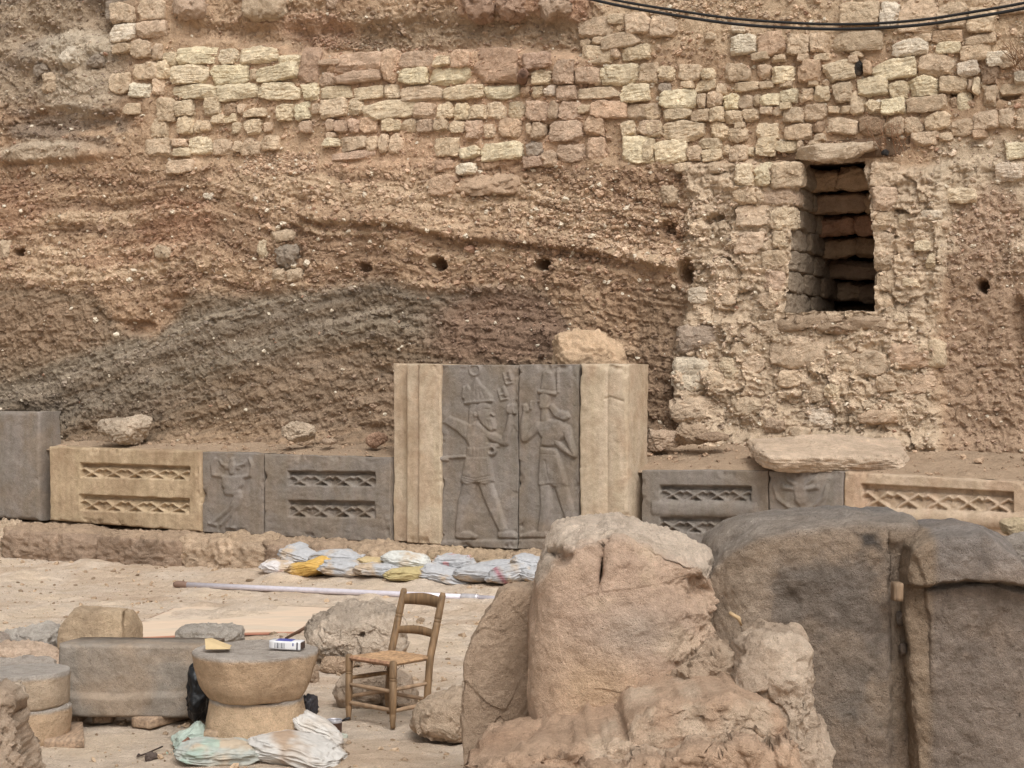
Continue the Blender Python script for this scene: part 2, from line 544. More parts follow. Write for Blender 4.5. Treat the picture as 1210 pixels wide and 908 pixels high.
wx = fbm(Q3 * 0.9, 4, 11) * 22; wy = fbm(Q3 * 1.1 + 40, 4, 12) * 12
XW, YW = PX + wx, PY + wy
def zone(x0, x1, y0, y1, s=14):
    return sstep(x0 - s, x0 + s, XW) * (1 - sstep(x1 - s, x1 + s, XW)) * sstep(y0 - s, y0 + s, YW) * (1 - sstep(y1 - s, y1 + s, YW))
def oval(cx, cy, rx, ry, soft=0.35, X=None, Y=None):
    X = XW if X is None else X; Y = YW if Y is None else Y
    d = np.sqrt(((X - cx) / rx) ** 2 + ((Y - cy) / ry) ** 2)
    return 1 - sstep(1 - soft, 1 + soft, d)
CC = np.empty(PX.shape + (3,)); CC[:] = lin((154, 121, 90))
def paint(c, mask):
    global CC
    CC += (lin(c) - CC) * np.clip(mask, 0, 1)[..., None]
blot = fbm(Q3 * 2.2 + 7, 4, 21)
blot2 = fbm(Q3 * np.array([1.2, 1, 4.5]) + 17, 4, 22)
paint((170, 138, 106), sstep(0.0, 0.5, blot) * 0.7)
paint((132, 100, 72), sstep(0.05, 0.5, -blot) * 0.7)
paint((160, 116, 84), sstep(0.25, 0.6, blot2) * 0.25 * (PX < 620))
# horizontal to dipping layers between the wall and the ash
dip = YW - np.interp(PX, [0, 250, 400, 600, 800, 1210], [235, 225, 262, 275, 318, 330])
lay = fbm(np.stack([UU * .35, dip * .075, np.zeros_like(UU)], -1), 4, 31)
mid = zone(-200, 800, 205, 345, 10)
paint((178, 148, 116), mid * sstep(0.05, 0.4, lay) * 0.75)
paint((128, 98, 72), mid * sstep(0.05, 0.4, -lay) * 0.7)
# ash and burnt layers low on the left
yb = np.interp(PX, [-100, 0, 110, 128, 145, 185, 212, 228, 360, 450, 520, 640, 680, 740, 800], [338, 338, 342, 368, 392, 400, 372, 345, 338, 334, 336, 345, 400, 440, 560])
low = sstep(-9, 14, YW - wy * .2 - yb) * (1 - sstep(760, 800, XW))
sc = PY + wy * .35 - np.interp(PX, [-100, 0, 150, 300, 450, 660, 800], [508, 490, 438, 388, 352, 372, 420])
ks = [-90, -45, -30, -12, 2, 14, 30, 44, 56, 66, 78, 90, 104, 130, 200]
kc = [(126, 104, 82), (118, 100, 82), (128, 118, 106), (122, 112, 102), (98, 84, 70), (112, 102, 92), (118, 108, 96), (104, 88, 72), (126, 102, 78), (104, 86, 68), (128, 104, 80), (112, 92, 72), (130, 106, 82), (134, 108, 84), (134, 108, 84)]
kl = lin(kc)
ash = np.stack([np.interp(sc, ks, kl[:, k]) for k in range(3)], -1)
thin = fbm(np.stack([UU * .5, sc * .22, np.zeros_like(UU)], -1), 4, 33)
ash = ash * np.array([1.07, 1.0, .90]) * (1 + .75 * thin)[..., None]
ash = ash * .6 + lin((120, 100, 80)) * .4
CC += (ash - CC) * low[..., None]
paint((126, 110, 94), low * sstep(0.0, 0.4, lay) * 0.35)
paint((128, 96, 74), low * oval(600, 385, 95, 48) * 0.8)
paint((136, 110, 86), low * oval(410, 470, 120, 45) * 0.5)
paint((132, 104, 78), low * oval(40, 390, 90, 35) * 0.7)
# grey rubble in the upper left corner, reddish pockets
paint((142, 122, 100), zone(-200, 150, -60, 120) * 0.8)
paint((120, 102, 86), zone(-200, 160, -60, 170) * sstep(0.0, .35, blot2) * 0.8)
paint((168, 150, 128), oval(95, 55, 55, 22) * .7 + oval(55, 175, 50, 12) * .6 + oval(95, 110, 40, 28) * .5)
paint((150, 92, 60), (oval(20, 245, 40, 35) * .5 + oval(205, 265, 45, 28) * .6 + oval(150, 300, 60, 18) * .4) * .45)
paint((150, 126, 100), zone(330, 690, 12, 68) * 0.8)
paint((172, 124, 94), oval(370, 30, 45, 22) * .45 + oval(350, 62, 60, 10) * .4 + zone(540, 680, -40, 18, 6) * .5)
paint((178, 134, 102), zone(380, 690, 55, 200, 8) * 0.8)
paint((168, 136, 104), zone(180, 1300, 50, 200, 10) * 0.6)
paint((176, 148, 116), zone(690, 1300, -80, 60, 10) * 0.7)
# plastered rubble of the niche, smooth face to its right
pier = zone(803, 1112, 192, 545, 7)
paint((178, 152, 124), pier * 0.9)
paint((158, 134, 108), pier * sstep(0.05, .4, -blot) * .7)
paint((172, 150, 124), zone(1100, 1320, 160, 330, 12) * .8)
paint((150, 120, 94), zone(1118, 1320, 300, 560, 8) * .9)
paint((122, 96, 72), zone(745, 806, 340, 520, 8) * .7)
paint((150, 110, 84), oval(1165, 265, 45, 40) * .5)

CCg = CC.mean(-1, keepdims=True); CC = CCg + (CC - CCg) * .88
# relief
H = fbm(Q3 * 0.55, 4, 41) * 0.10 + fbm(Q3 * np.array([2.2, 1, 3.2]), 5, 42, gain=0.58) * 0.055
H += fbm(Q3 * 9.0, 4, 43, gain=.62) * 0.030 * (.4 + .9 * sstep(-.3, .3, fbm(Q3 * 1.4 + 60, 3, 58)))
crumb = fbm(Q3 * 16, 3, 44, ridged=True)
uneven = .35 + 1.1 * sstep(-.25, .35, fbm(Q3 * 1.4 + 60, 3, 58))
H *= 1.0
H += crumb * 0.016 * uneven + fbm(np.stack([UU * 1.1, dip * .16, 0 * UU], -1), 4, 59, ridged=True) * (.020 - .012 * low) * (1 - sstep(1100, 1130, PX)) * sstep(190, 215, PY) + fbm(Q3 * 31, 2, 47) * .010
H += mid * lay * 0.038 + low * fbm(np.stack([UU * .4, sc * .09, UU * 0], -1), 4, 45) * 0.045
H += (ZZ - 1.2) * -0.012
fa = facets(Q3 * np.array([3.6, 1, 4.2]), 48, .5); fb = facets(Q3 * np.array([9, 1, 11]), 49, .5)
H += pier * (0.10 + fbm(Q3 * 5, 3, 46, ridged=True) * 0.02 + fa * .055 + fb * .024) + (1 - pier) * (1 - .6 * zone(180, 1300, 50, 195, 8)) * (fb * .016 + facets(Q3 * np.array([2.2, 1, 4]), 50, .6) * .022)
CC *= (1 + pier * .22 * fa + (1 - pier) * .12 * fb)[..., None]
smooth_r = zone(1118, 1320, 345, 520, 8)
H -= smooth_r * fbm(Q3 * np.array([2.2, 1, 3.2]), 5, 42, gain=0.58) * 0.06
msk = np.clip(zone(190, 1300, 55, 192, 6) + zone(125, 200, -60, 110, 8) + zone(690, 1300, -60, 60, 8), 0, 1)
H = H * (1 - msk * 0.55) - msk * 0.06
H -= zone(335, 690, 22, 60, 8) * 0.12
H += zone(385, 690, 58, 82, 4) * 0.05
H += zone(200, 360, 30, 52, 6) * -0.08
H += oval(70, 60, 60, 20) * .08 + oval(95, 110, 45, 26) * .07 + oval(60, 178, 70, 10) * .08
H -= oval(90, 140, 60, 14) * .10 + oval(40, 40, 30, 18) * .08 + oval(115, 15, 14, 24) * .12
ledge_y = np.interp(PX, [230, 370, 400, 480, 560, 640, 800], [222, 262, 262, 268, 285, 292, 318])
H += zone(365, 810, 0, 900, 6) * (sstep(-22, -3, PY + wy * .6 - ledge_y) * (1 - sstep(-3, 4, PY + wy * .6 - ledge_y))) * 0.10
H += np.clip(1 - np.abs(XW - 366) / 40, 0, 1) * sstep(190, 230, PY) * (1 - sstep(330, 345, PY)) * 0.05 * (XW > 366)
for hx, hy, rx, ry, d in [(515, 311, 9, 8, .35), (639, 313, 10, 7, .35), (1162, 338, 6, 8, .3), (811, 322, 10, 14, .35), (20, 299, 7, 5, .25), (430, 318, 8, 6, .14), (790, 270, 10, 8, .16), (848, 258, 7, 5, .14), (838, 262, 5, 5, .12), (165, 388, 18, 9, .10), (645, 152, 4, 6, .25), (1203, 380, 10, 30, .12), (1190, 110, 12, 7, .12), (1135, 112, 12, 6, .2)]:
    H -= oval(hx, hy, rx, ry, 0.3, PX + wx * .15, PY + wy * .2) * d
# overhanging crust at the foot
H += sstep(505, 530, PY + wy) * 0.12
lat = np.stack([fbm(Q3 * 13 + 3, 3, 51), fbm(Q3 * 13 + 8, 3, 52)], -1) * 0.018
def bank_pt(u, z, h):
    return CO + u[..., None] * CU + z[..., None] * np.array([0, 0, 1.0]) + h[..., None] * CN
BV = bank_pt(UU + lat[..., 0], ZZ + lat[..., 1], H)
# window of the niche left open
NU0 = (hit(934, 300, CO, CN) - CO) @ CU; NU1 = (hit(1036, 300, CO, CN) - CO) @ CU
NZ0 = hit(985, 370, CO, CN)[2]; NZ1 = hit(985, 192, CO, CN)[2]
def niche_half(z):
    t = np.clip((z - NZ0) / (NZ1 - NZ0), 0, 1)
    return NU0 + (NU1 - NU0) * np.interp(t, [0, .35, .75, 1], [-.03, .0, .08, .2]), NU1 - (NU1 - NU0) * np.interp(t, [0, .55, .62, .8, 1], [-.01, .0, .03, .06, .16])
a_, b_ = niche_half(ZZ)
inside = (UU > a_) & (UU < b_) & (ZZ > NZ0) & (ZZ < NZ1)
nr, nc = UU.shape
q = quads_of_grid(nr, nc)
keep = ~(inside.ravel()[q].all(1))
q = q[keep]
# plateau on top
fine = 1 + 0.10 * crumb[..., None]
bank = put("earth_bank", BV.reshape(-1, 3), q, M_EARTH, cols=np.clip(CC * fine * 1.56 * np.array([1.0, 1.0, .95]), 0, .8).reshape(-1, 3))
kind(bank, "structure")
bank["label"] = "cut earth bank of layered brown and ashy soil"
top = np.array([CO + CU * u + CN * (-v) + np.array([0, 0, 8.98]) for v in (-.1, 12) for u in np.linspace(uL - 9, uR + 9, 30)])
pl = put("plateau", top, quads_of_grid(2, 30), stone_mat("plateau_soil", (160, 130, 98)), smooth=False)
kind(pl, "structure")

def bank_info(px, py):
    """cell of the bank a sight line meets: indices"""
    p = np.array([hit(x, y, CO, CN) for x, y in zip(px, py)])
    u = (p - CO) @ CU; z = p[:, 2]
    iu = np.clip(np.searchsorted(ug, u), 0, len(ug) - 1); iz = np.clip(np.searchsorted(zg, z), 0, len(zg) - 1)
    return u, z, iz, iu
Hs = H.copy()
for _ in range(4):
    Hs = (Hs + np.roll(Hs, 3, 0) + np.roll(Hs, -3, 0) + np.roll(Hs, 3, 1) + np.roll(Hs, -3, 1)) / 5
MPP = 0.0098          # metres per photograph pixel on the bank, roughly

# ------------------------------------------------------------------ gravel and sherds stuck in the bank: beyond counting
rng = np.random.default_rng(5)
def scatter(n, box_, smin, smax, pw=2.4):
    x = rng.uniform(box_[0], box_[1], n); y = rng.uniform(box_[2], box_[3], n)
    s = smin * (1 - rng.uniform(0, 1, n) * (1 - (smax / smin) ** (1 - pw))) ** (1 / (1 - pw))
    return x, y, s
sets = [scatter(24000, (-60, 1270, -20, 545), 1.0, 6), scatter(3500, (0, 810, 200, 345), 1.4, 8), scatter(900, (600, 810, 240, 312), 2, 8), scatter(800, (285, 372, 180, 206), 2.2, 5),
        scatter(500, (1080, 1205, 225, 330), 1.4, 5), scatter(700, (-20, 140, -10, 165), 1.5, 7), scatter(500, (640, 800, 195, 250), 1.6, 6), scatter(260, (770, 900, -8, 20), 2, 6),
        scatter(600, (790, 1110, 380, 540), 1.4, 6), scatter(300, (375, 450, 45, 56), 1.5, 5), scatter(350, (805, 870, 230, 350), 1.6, 6), scatter(1500, (180, 1230, 55, 195), 2.5, 8), scatter(250, (690, 1230, -5, 60), 2.5, 9), scatter(700, (-40, 810, 195, 345), 4, 11), scatter(260, (-40, 800, 345, 520), 3, 9), scatter(300, (330, 690, 10, 60), 2, 8)]
sx, sy, ss = (np.concatenate([s[k] for s in sets]) for k in range(3))
okm = ~((sx > 925) & (sx < 1045) & (sy > 185) & (sy < 378))
sx, sy, ss = sx[okm], sy[okm], ss[okm]
u, z, iz, iu = bank_info(sx, sy)
icoV = np.array([(0, 0, 1), (1, 0, 0), (0, 1, 0), (-1, 0, 0), (0, -1, 0), (0, 0, -1), (.6, .6, .5), (-.6, .6, .5), (-.6, -.6, .5), (.6, -.6, .5), (.6, .6, -.5), (-.6, .6, -.5), (-.6, -.6, -.5), (.6, -.6, -.5)], float)
_t = []
for sgn, pole, o in ((1, 0, 6), (-1, 5, 10)):
    for k in range(4):
        e0, e1 = 1 + k, 1 + (k + 1) % 4
        f = o + k
        tri = [(pole, e0, f), (pole, f, e1), (e0, e1, f)] if sgn > 0 else [(pole, f, e0), (pole, e1, f), (e1, e0, f)]
        _t += tri
icoF = np.array(_t)
def pebbles(pos, size, seed, flat=(0.55, 1.0)):
    r = np.random.default_rng(seed)
    n = len(pos)
    V = icoV[None] * (1 + r.uniform(-.28, .28, (n, len(icoV), 1)))
    sc3 = np.stack([r.uniform(.8, 1.5, n), r.uniform(.6, 1.0, n), r.uniform(*flat, n)], -1)
    V = V * sc3[:, None] * size[:, None, None]
    a = r.uniform(0, 6.28, n); b = r.normal(0, .5, n)
    ca, sa, cb, sb = np.cos(a), np.sin(a), np.cos(b), np.sin(b)
    x, y, zz = V[..., 0].copy(), V[..., 1].copy(), V[..., 2].copy()
    x, y = x * ca[:, None] - y * sa[:, None], x * sa[:, None] + y * ca[:, None]
    x, zz = x * cb[:, None] - zz * sb[:, None], x * sb[:, None] + zz * cb[:, None]
    V = np.stack([x, y, zz], -1) + pos[:, None]
    Fq = (icoF[None] + (np.arange(n) * len(icoV))[:, None, None]).reshape(-1, 3)
    return V.reshape(-1, 3), Fq
pos = bank_pt(u, z, H[iz, iu] + ss * MPP * .1)
base = CC[iz, iu]
tint = rng.uniform(0.95, 1.75, (len(sx), 1))
pc = base * tint
white = rng.uniform(0, 1, len(sx)) < 0.07
pc[white] = lin((214, 198, 172))
redp = rng.uniform(0, 1, len(sx)) < 0.02
pc[redp] = lin((172, 132, 104))
V, Fq = pebbles(pos, ss * MPP * 0.55, 3)
gr = put("bank_gravel", V, Fq, M_PEBBLE, cols=np.repeat(np.clip(pc, 0, .75), len(icoV), 0), smooth=False)
kind(gr, "stuff"); tag(gr, "gravel and sherds sticking out of the earth bank", "gravel")

# ------------------------------------------------------------------ masonry: every stone traced, one mesh per wall
TONE = dict(Y=(222, 202, 164), y=(212, 188, 152), t=(200, 173, 140), o=(200, 166, 132), R=(184, 148, 120), r=(194, 163, 134), w=(218, 200, 174), g=(160, 142, 122), b=(164, 134, 104), k=(60, 54, 50))
UPPER = """128,3,155,27t 161,-4,190,23t 128,28,156,48w 159,25,192,44t 132,51,153,62t 152,46,176,68t 178,50,188,69t 190,60,208,77y 208,54,255,75Y 256,57,277,74Y 278,56,323,74Y 155,73,185,94t 183,72,199,92y 200,77,242,98Y 244,76,290,98Y 292,81,300,94t 301,76,348,95Y 127,86,150,110t 151,97,175,114w 177,91,190,112t 202,100,252,116Y 254,97,302,117Y 303,97,352,117Y
145,122,164,135t 206,118,226,137y 207,137,225,157y 226,140,235,156y 235,142,246,154y 240,115,258,137y 176,140,195,163t 185,115,205,142t 270,144,281,158y 286,141,306,159y 308,143,318,155t 287,128,312,138y 264,122,277,136b 278,122,288,135t 172,165,200,186t 202,164,217,174t 201,174,222,184y 222,160,248,181Y 249,164,272,183t 282,162,303,183t 304,160,326,177t 273,166,284,180t 198,190,228,206t 246,136,262,146y 262,133,276,144y
324,64,349,76Y 349,55,374,98R 375,70,400,77r 375,85,393,102r 393,84,448,97r 393,62,450,84r 450,58,467,98o 470,60,510,79r 512,67,530,79y 531,58,553,79o 470,80,503,99Y 504,79,554,98Y 352,99,375,118Y 377,101,413,116y 414,102,450,116y 451,99,469,117y 471,101,520,119y 521,100,568,116y
325,122,342,142y 347,121,364,142Y 366,122,377,134t 377,117,407,138y 408,116,426,135y 427,118,488,140y 488,121,511,141t 513,121,532,139y 534,121,550,141y 384,140,393,155r 393,142,407,157r 407,138,422,157r 423,136,443,156o 448,140,469,154y 470,140,489,155t 490,141,509,156r 510,138,527,155t 528,143,546,157y 352,143,366,157r 384,156,395,163t 379,163,398,173Y 400,160,430,177t 430,160,444,178t 445,158,456,180t 456,157,473,183t 511,160,540,184t 542,174,564,187Y 390,178,440,188r 511,190,533,203R 538,193,560,206w 508,207,537,232o
555,56,612,96R 614,62,650,80r 625,81,648,98y 652,70,676,98r 569,100,610,117Y 611,101,622,113o 624,100,639,114y 640,100,655,112w 655,100,678,119r 678,16,720,43t 715,15,735,27t 733,14,764,39t 765,18,798,42t 679,44,695,54t 695,42,708,51t 708,38,752,56t 682,53,722,75t 719,55,730,69t 732,53,766,70y 678,78,705,98r 698,82,707,100t 707,76,752,99Y 754,74,776,98t 680,102,730,116y 730,100,765,120Y
597,119,618,140y 552,124,571,140y 572,120,594,141y 619,118,644,142r 645,118,657,140r 657,120,682,142r 680,122,695,133t 695,119,738,139o 739,121,779,141t 548,142,567,163r 568,146,582,162t 587,140,612,162o 620,144,626,158t 625,143,641,164t 647,143,685,167r 688,137,711,160o 565,168,614,188Y 619,167,638,185g 616,182,640,197r 638,177,657,197r 657,170,690,192r 692,162,712,192o 731,141,747,163y 752,142,780,160t 733,161,770,192Y
863,41,891,63w 894,37,927,65o 928,40,953,64t 954,38,976,61t 977,37,1041,60t 830,37,843,48t 862,28,878,38w 887,62,907,71t 910,65,926,73t 942,63,954,72t 960,63,978,71t 776,78,795,95y 800,75,826,95t 827,80,843,94y 856,74,885,96t 893,76,909,93t 911,78,936,97Y 943,70,969,96o 972,72,1008,95y 804,95,818,104y 775,98,790,110g 820,93,843,108y 845,98,858,111y 866,96,895,107t 895,95,912,104t 921,95,935,103t 953,93,965,102t 971,94,978,101t
778,106,820,128Y 821,109,832,127t 833,108,851,127t 852,110,871,128Y 871,112,888,128t 889,110,897,125t 897,110,922,124Y 921,104,941,122Y 943,103,960,121t 961,101,978,120y 982,98,1004,121t 760,121,779,142t 782,127,814,141y 815,128,837,143t 837,126,856,144y 855,130,875,145y 875,125,896,143t 897,126,912,135t 913,122,925,137t 925,128,950,145t 948,122,977,144t 920,121,934,129y 977,125,990,133t 760,142,780,162y 778,142,830,165y 836,144,860,165y 867,144,879,151t 860,150,882,168t 893,146,918,165y 926,146,957,165t 959,143,973,156b 974,138,1012,158t 757,162,771,190y 772,166,810,193Y 810,172,828,192t 825,163,850,175y 829,176,852,190y 851,170,862,183t 861,172,884,192t 883,173,890,185y 891,162,915,184y 915,166,940,180y 941,166,948,176t 953,166,970,180t 962,158,974,167t 798,192,818,204t
992,2,1037,29t 1039,2,1061,33w 1061,-3,1106,37t 1107,3,1142,33t 1143,8,1176,38t 1054,46,1094,65w 1101,35,1136,50o 1084,38,1100,48t 1105,48,1133,62Y 1140,40,1175,52t 1134,51,1168,71t 1085,62,1128,89t 1131,72,1156,90w 1031,69,1082,92Y 1163,60,1188,77w 1004,60,1018,68t 1000,64,1012,75t 1008,70,1018,88k 1018,70,1028,88o 1012,91,1047,114Y 1048,94,1072,116y 1073,90,1106,113Y 1108,90,1140,109t 1142,92,1147,107t 1148,91,1157,113y 1158,75,1180,100b 1160,100,1178,125t 1178,98,1212,112t 1198,85,1215,98w 1180,60,1200,80t
1003,107,1020,136y 1020,117,1040,134y 1041,117,1068,135Y 1069,113,1117,132t 1120,114,1130,126b 1129,108,1146,131Y 992,124,1006,133t 1014,138,1044,159b 1044,138,1067,160t 1067,138,1091,158t 1092,132,1121,155t 1122,140,1148,161t 1149,131,1178,153t 1179,126,1199,151t 1199,127,1225,152t 1147,153,1165,163o 1108,156,1125,166t 1076,156,1108,172t 1188,168,1215,187Y 1180,-5,1215,15t 1210,20,1240,50t 1215,55,1240,80t 1230,90,1260,120y 1228,125,1260,150t"""
PIER = """873,196,894,221Y 895,194,914,221Y 915,193,951,222t 870,223,897,243t 896,222,945,245r 871,244,916,273t 914,247,942,272y 915,274,935,295t 902,297,932,319t 906,321,930,344r 900,346,928,366t 870,275,905,300t 1031,194,1062,222t 1032,223,1062,250t 1033,251,1062,273y 1036,275,1060,296t 1036,298,1058,320t 1036,322,1060,345t 1037,347,1058,366t
920,400,985,432t 1057,407,1096,435o 1097,402,1116,432t 804,385,842,416g 800,425,836,460w 798,470,846,497t 1060,443,1102,465o 1022,485,1060,500o 980,454,996,476y 960,460,978,475t 925,440,950,458t 911,495,932,510r 958,480,992,505w 1030,374,1075,396t 1008,416,1048,442t 855,425,875,448y 983,420,1010,438t 880,420,905,440t 840,440,858,460t 870,470,900,490t 1058,370,1075,386y 815,340,838,360w 845,345,870,362t 1120,222,1153,240Y 1088,228,1100,240y 1083,285,1102,298Y 1178,192,1208,213w 1070,330,1090,342y 1095,300,1106,318y 1090,250,1115,262w 1065,255,1085,268y 1110,262,1122,272t 898,378,960,398t 965,376,1025,396r 1040,444,1058,462t 940,505,960,516t"""
def stones(txt, seed, depth=1.0, push=0.0, dust=0.0):
    pt = Parts()
    r = np.random.default_rng(seed)
    items = [(list(map(float, t[:-1].split(","))), t[-1]) for t in txt.split()]
    cx = np.array([(b[0] + b[2]) / 2 for b, _ in items]); cy = np.array([(b[1] + b[3]) / 2 for b, _ in items])
    u, z, iz, iu = bank_info(cx, cy)
    for k, (b, tone) in enumerate(items):
        P = CO + CU * u[k]
        mp = P[1] / F
        w = (b[2] - b[0]) * mp / math.cos(CA - math.atan2(P[0], P[1])) * 1.0 + .002; h = (b[3] - b[1]) * mp * 1.01
        d = min(0.30, 0.16 + 0.3 * min(w, h))
        rough_tone = tone in "Yyw"
        round_ = tone in "or" and r.uniform() < .6
        c = lin(TONE[tone]) * r.uniform(.88, 1.10) * (1 + r.normal(0, .008, 3))
        c = c * (1 - dust) + lin((188, 162, 134)) * dust
        blocky = (w / h > 1.3 or min(w, h) > 0.2) and cy[k] < 372
        if cy[k] > 396: w, h = w * 1.2, h * 1.15
        hh = Hs[iz[k], iu[k]] - d / 2 + r.uniform(.05, .10) + push
        ctr = CO + CU * u[k] + CN * hh + np.array([0, 0, z[k]])
        V, Fq = rock((0, 0, 0), (w, d, h), int(r.integers(1e6)), n=17, p=10 if blocky else 4.6, planes=12, amp=.06 if blocky else .09, freq=2.4, fine=.02, cut=(.76, .985), bed=.05 if rough_tone else .012, fac=.05, rot=(r.normal(0, .06), r.normal(0, .045), r.normal(0, .07)))
        V = V @ rotm(0, 0, -CA).T + ctr
        nv = fbm(V * 7 + k, 4, 77)
        cv = c * 1.16 * (1 + .3 * fbm(V * 16 + k, 3, 78))[:, None]
        cv += (lin((180, 150, 120)) - cv) * (sstep(.1, .5, nv) * (.12 if tone in 'Yw' else .3))[:, None]
        pt.add(V, Fq, cv)
    return pt
MW = thing("rubble_wall", "long rubble masonry wall of pale and tan stones running across the top of the bank", "stone wall", hit(690, 200, CO, CN, 0.05))
putp("masonry", stones(UPPER, 8), M_STONES, MW, smooth=False)
NW = thing("niche_wall", "pale plastered rubble wall around the dark window-like niche in the bank", "stone wall", hit(985, 535, CO, CN, 0.1))
putp("masonry", stones(PIER, 9, push=-.03, dust=.3), M_STONES, NW, smooth=False)
# lintel slab over the niche
pts = hit(988, 181, CO, CN)
V, Fq = rock((0, 0, 0), (.88, .44, .20), 77, n=34, p=3.4, planes=12, amp=.10, cut=(.7, .96), bed=.03, rot=(.16, -.04, 0), fac=.10)
lt = put("lintel", V @ rotm(0, 0, -CA).T + pts + CN * .06, Fq, M_STONES, NW, cols=np.tile(lin((212, 186, 154)), (len(V), 1)))
lt["label"] = "wide pale overhanging lintel slab"
# inside of the niche: coursed side wall, corbelled back, floor
nd = 1.9
inn = Parts()
rn = np.random.default_rng(4)
courses = 7
hz = (NZ1 - NZ0) / courses
for k in range(courses):
    zc = NZ0 + (k + .5) * hz
    aa, bb = niche_half(np.array([zc])); aa, bb = aa[0], bb[0]
    ncol = 2 + k % 2
    for j in range(ncol):           # left cheek
        dd = nd / ncol
        V, Fq = rock((0, 0, 0), (.20, dd * 1.02, hz * 1.02), 100 + k * 9 + j, n=16, p=9, planes=6, amp=.09, cut=(.88, .99), fine=.03)
        V = V @ rotm(0, 0, -CA).T + CO + CU * (aa - .10 + rn.uniform(-.012, .012) + .03 * j) + CN * (0.03 - dd * (j + .5)) + np.array([0, 0, zc])
        inn.add(V, Fq, lin([(172, 150, 124), (160, 138, 112), (150, 124, 96)][j]) * rn.uniform(.9, 1.1))
        V, Fq = rock((0, 0, 0), (.20, dd * .99, hz * .97), 300 + k * 9 + j, n=10, p=7, planes=4, amp=.04, cut=(.9, .99))
        V = V @ rotm(0, 0, -CA).T + CO + CU * (bb + .11 + rn.uniform(-.01, .01)) + CN * (0.0 - dd * (j + .5)) + np.array([0, 0, zc])
        inn.add(V, Fq, lin((160, 130, 98)) * rn.uniform(.85, 1.1))
    back = np.interp(k, [0, 1, 2, 3, 4, 5, 6], [2.3, 1.75, 1.5, 1.2, .92, .66, .42])
    nb = 2
    for j in range(nb):
        wt = bb - aa + .3
        sp = [0, wt * [.55, .38, .62, .42, .5, .64, .4][k], wt]
        wb = sp[j + 1] - sp[j]
        V, Fq = rock((0, 0, 0), (wb * 1.04, .34, hz * (1.0 if j else .94)), 500 + k * 9 + j, n=18, p=7, planes=8, amp=.12, cut=(.82, .99), fine=.03, rot=(.12, rn.normal(0, .05), rn.normal(0, .1)))
        V = V @ rotm(0, 0, -CA).T + CO + CU * (aa - .15 + (sp[j] + sp[j + 1]) / 2) + CN * (-back - .17 + rn.uniform(-.03, .03)) + np.array([0, 0, zc - .01])
        inn.add(V, Fq, lin([(184, 148, 110), (190, 154, 116), (172, 138, 106)][(k + j) % 3] if k != 4 else (186, 138, 104)))
putp("niche_lining", inn, M_STONES, NW)
sh = Parts()
for off, dm, dz in ((-nd - .85, (1.6, .1, 2.2), .0),):
    V, Fq = box((0, 0, 0), dm); sh.add(V @ rotm(0, 0, -CA).T + CO + CU * (NU0 + NU1) / 2 + CN * off + np.array([0, 0, (NZ0 + NZ1) / 2]), Fq)
V, Fq = box((0, 0, 0), (1.5, 2.8, .2)); sh.add(V @ rotm(0, 0, -CA).T + CO + CU * (NU0 + NU1) / 2 + CN * (-1.38) + np.array([0, 0, NZ0 - .11]), Fq)
V, Fq = box((0, 0, 0), (1.6, 2.7, .2)); sh.add(V @ rotm(0, 0, -CA).T + CO + CU * (NU0 + NU1) / 2 + CN * (-1.42) + np.array([0, 0, NZ1 + .14]), Fq)
for uu in (NU0 - .30, NU1 + .32):
    V, Fq = box((0, 0, 0), (.12, 2.6, 2.0)); sh.add(V @ rotm(0, 0, -CA).T + CO + CU * uu + CN * (-1.60) + np.array([0, 0, (NZ0 + NZ1) / 2]), Fq)
putp("niche_chamber", sh, stone_mat("niche_dark_stone", (120, 94, 70)), NW)
V, Fq = rock((0, 0, 0), (1.2, .34, .20), 61, n=30, p=6, planes=9, amp=.12, cut=(.82, .99), fac=.2)
sl = put("sill", V @ rotm(0, 0, -CA).T + hit(984, 381, CO, CN) + CN * -.01, Fq, M_STONES, NW, cols=np.tile(lin((176, 148, 118)), (len(V), 1)))

# stones loose in the bank, each its own thing
EMB = [(50, 87, 70, 110, 't', "tan angular stone jutting from the upper left of the bank"), (39, 72, 57, 90, 'g', "small grey angular stone beside the tan one high on the left"),
       (75, 57, 98, 82, 'w', "pale stone under the light crust high on the left of the bank"), (102, 65, 122, 80, 'g', "grey cracked stone left of the pale masonry courses"),
       (-4, 285, 12, 306, 't', "pale stone at the left border, beside a dark hole"), (326, 288, 354, 316, 'g', "largest rounded grey stone of the cluster in the bank"),
       (325, 318, 341, 333, 't', "small round stone low in the grey stone cluster"), (341, 317, 358, 334, 't', "round stone low right in the grey stone cluster"), (318, 272, 350, 288, 't', "flat stone capping the grey stone cluster"),
       (306, 285, 318, 306, 'y', "narrow upright stone left of the grey cluster"), (182, 290, 205, 307, 't', "long pale stone in the brown soil left of the grey cluster"),
       (781, 219, 800, 243, 't', "square tan block alone below the rubble wall"), (283, -8, 335, 22, 't', "large tan block at the top edge over the yellow courses"),
       (200, -10, 240, 21, 'r', "reddish lump of mudbrick at the top edge, left"), (546, -10, 584, 22, 'R', "orange red mudbrick lump at the top edge, leftmost of the row"), (586, -10, 618, 22, 'R', "orange mudbrick lump in the middle of the top edge row"),
       (636, -12, 672, 20, 'r', "brownish mudbrick lump at the right of the top edge row"), (240, 228, 253, 236, 'w', "small pale pebble stone low below the yellow courses"), (535, 206, 612, 233, 'o', "wide orange mudbrick lump under the middle of the wall"),
       (385, -6, 396, 10, 'r', "small red lump hanging at the top edge"), (118, 0, 130, 26, 'g', "grey lump left of the topmost tan masonry stone")]
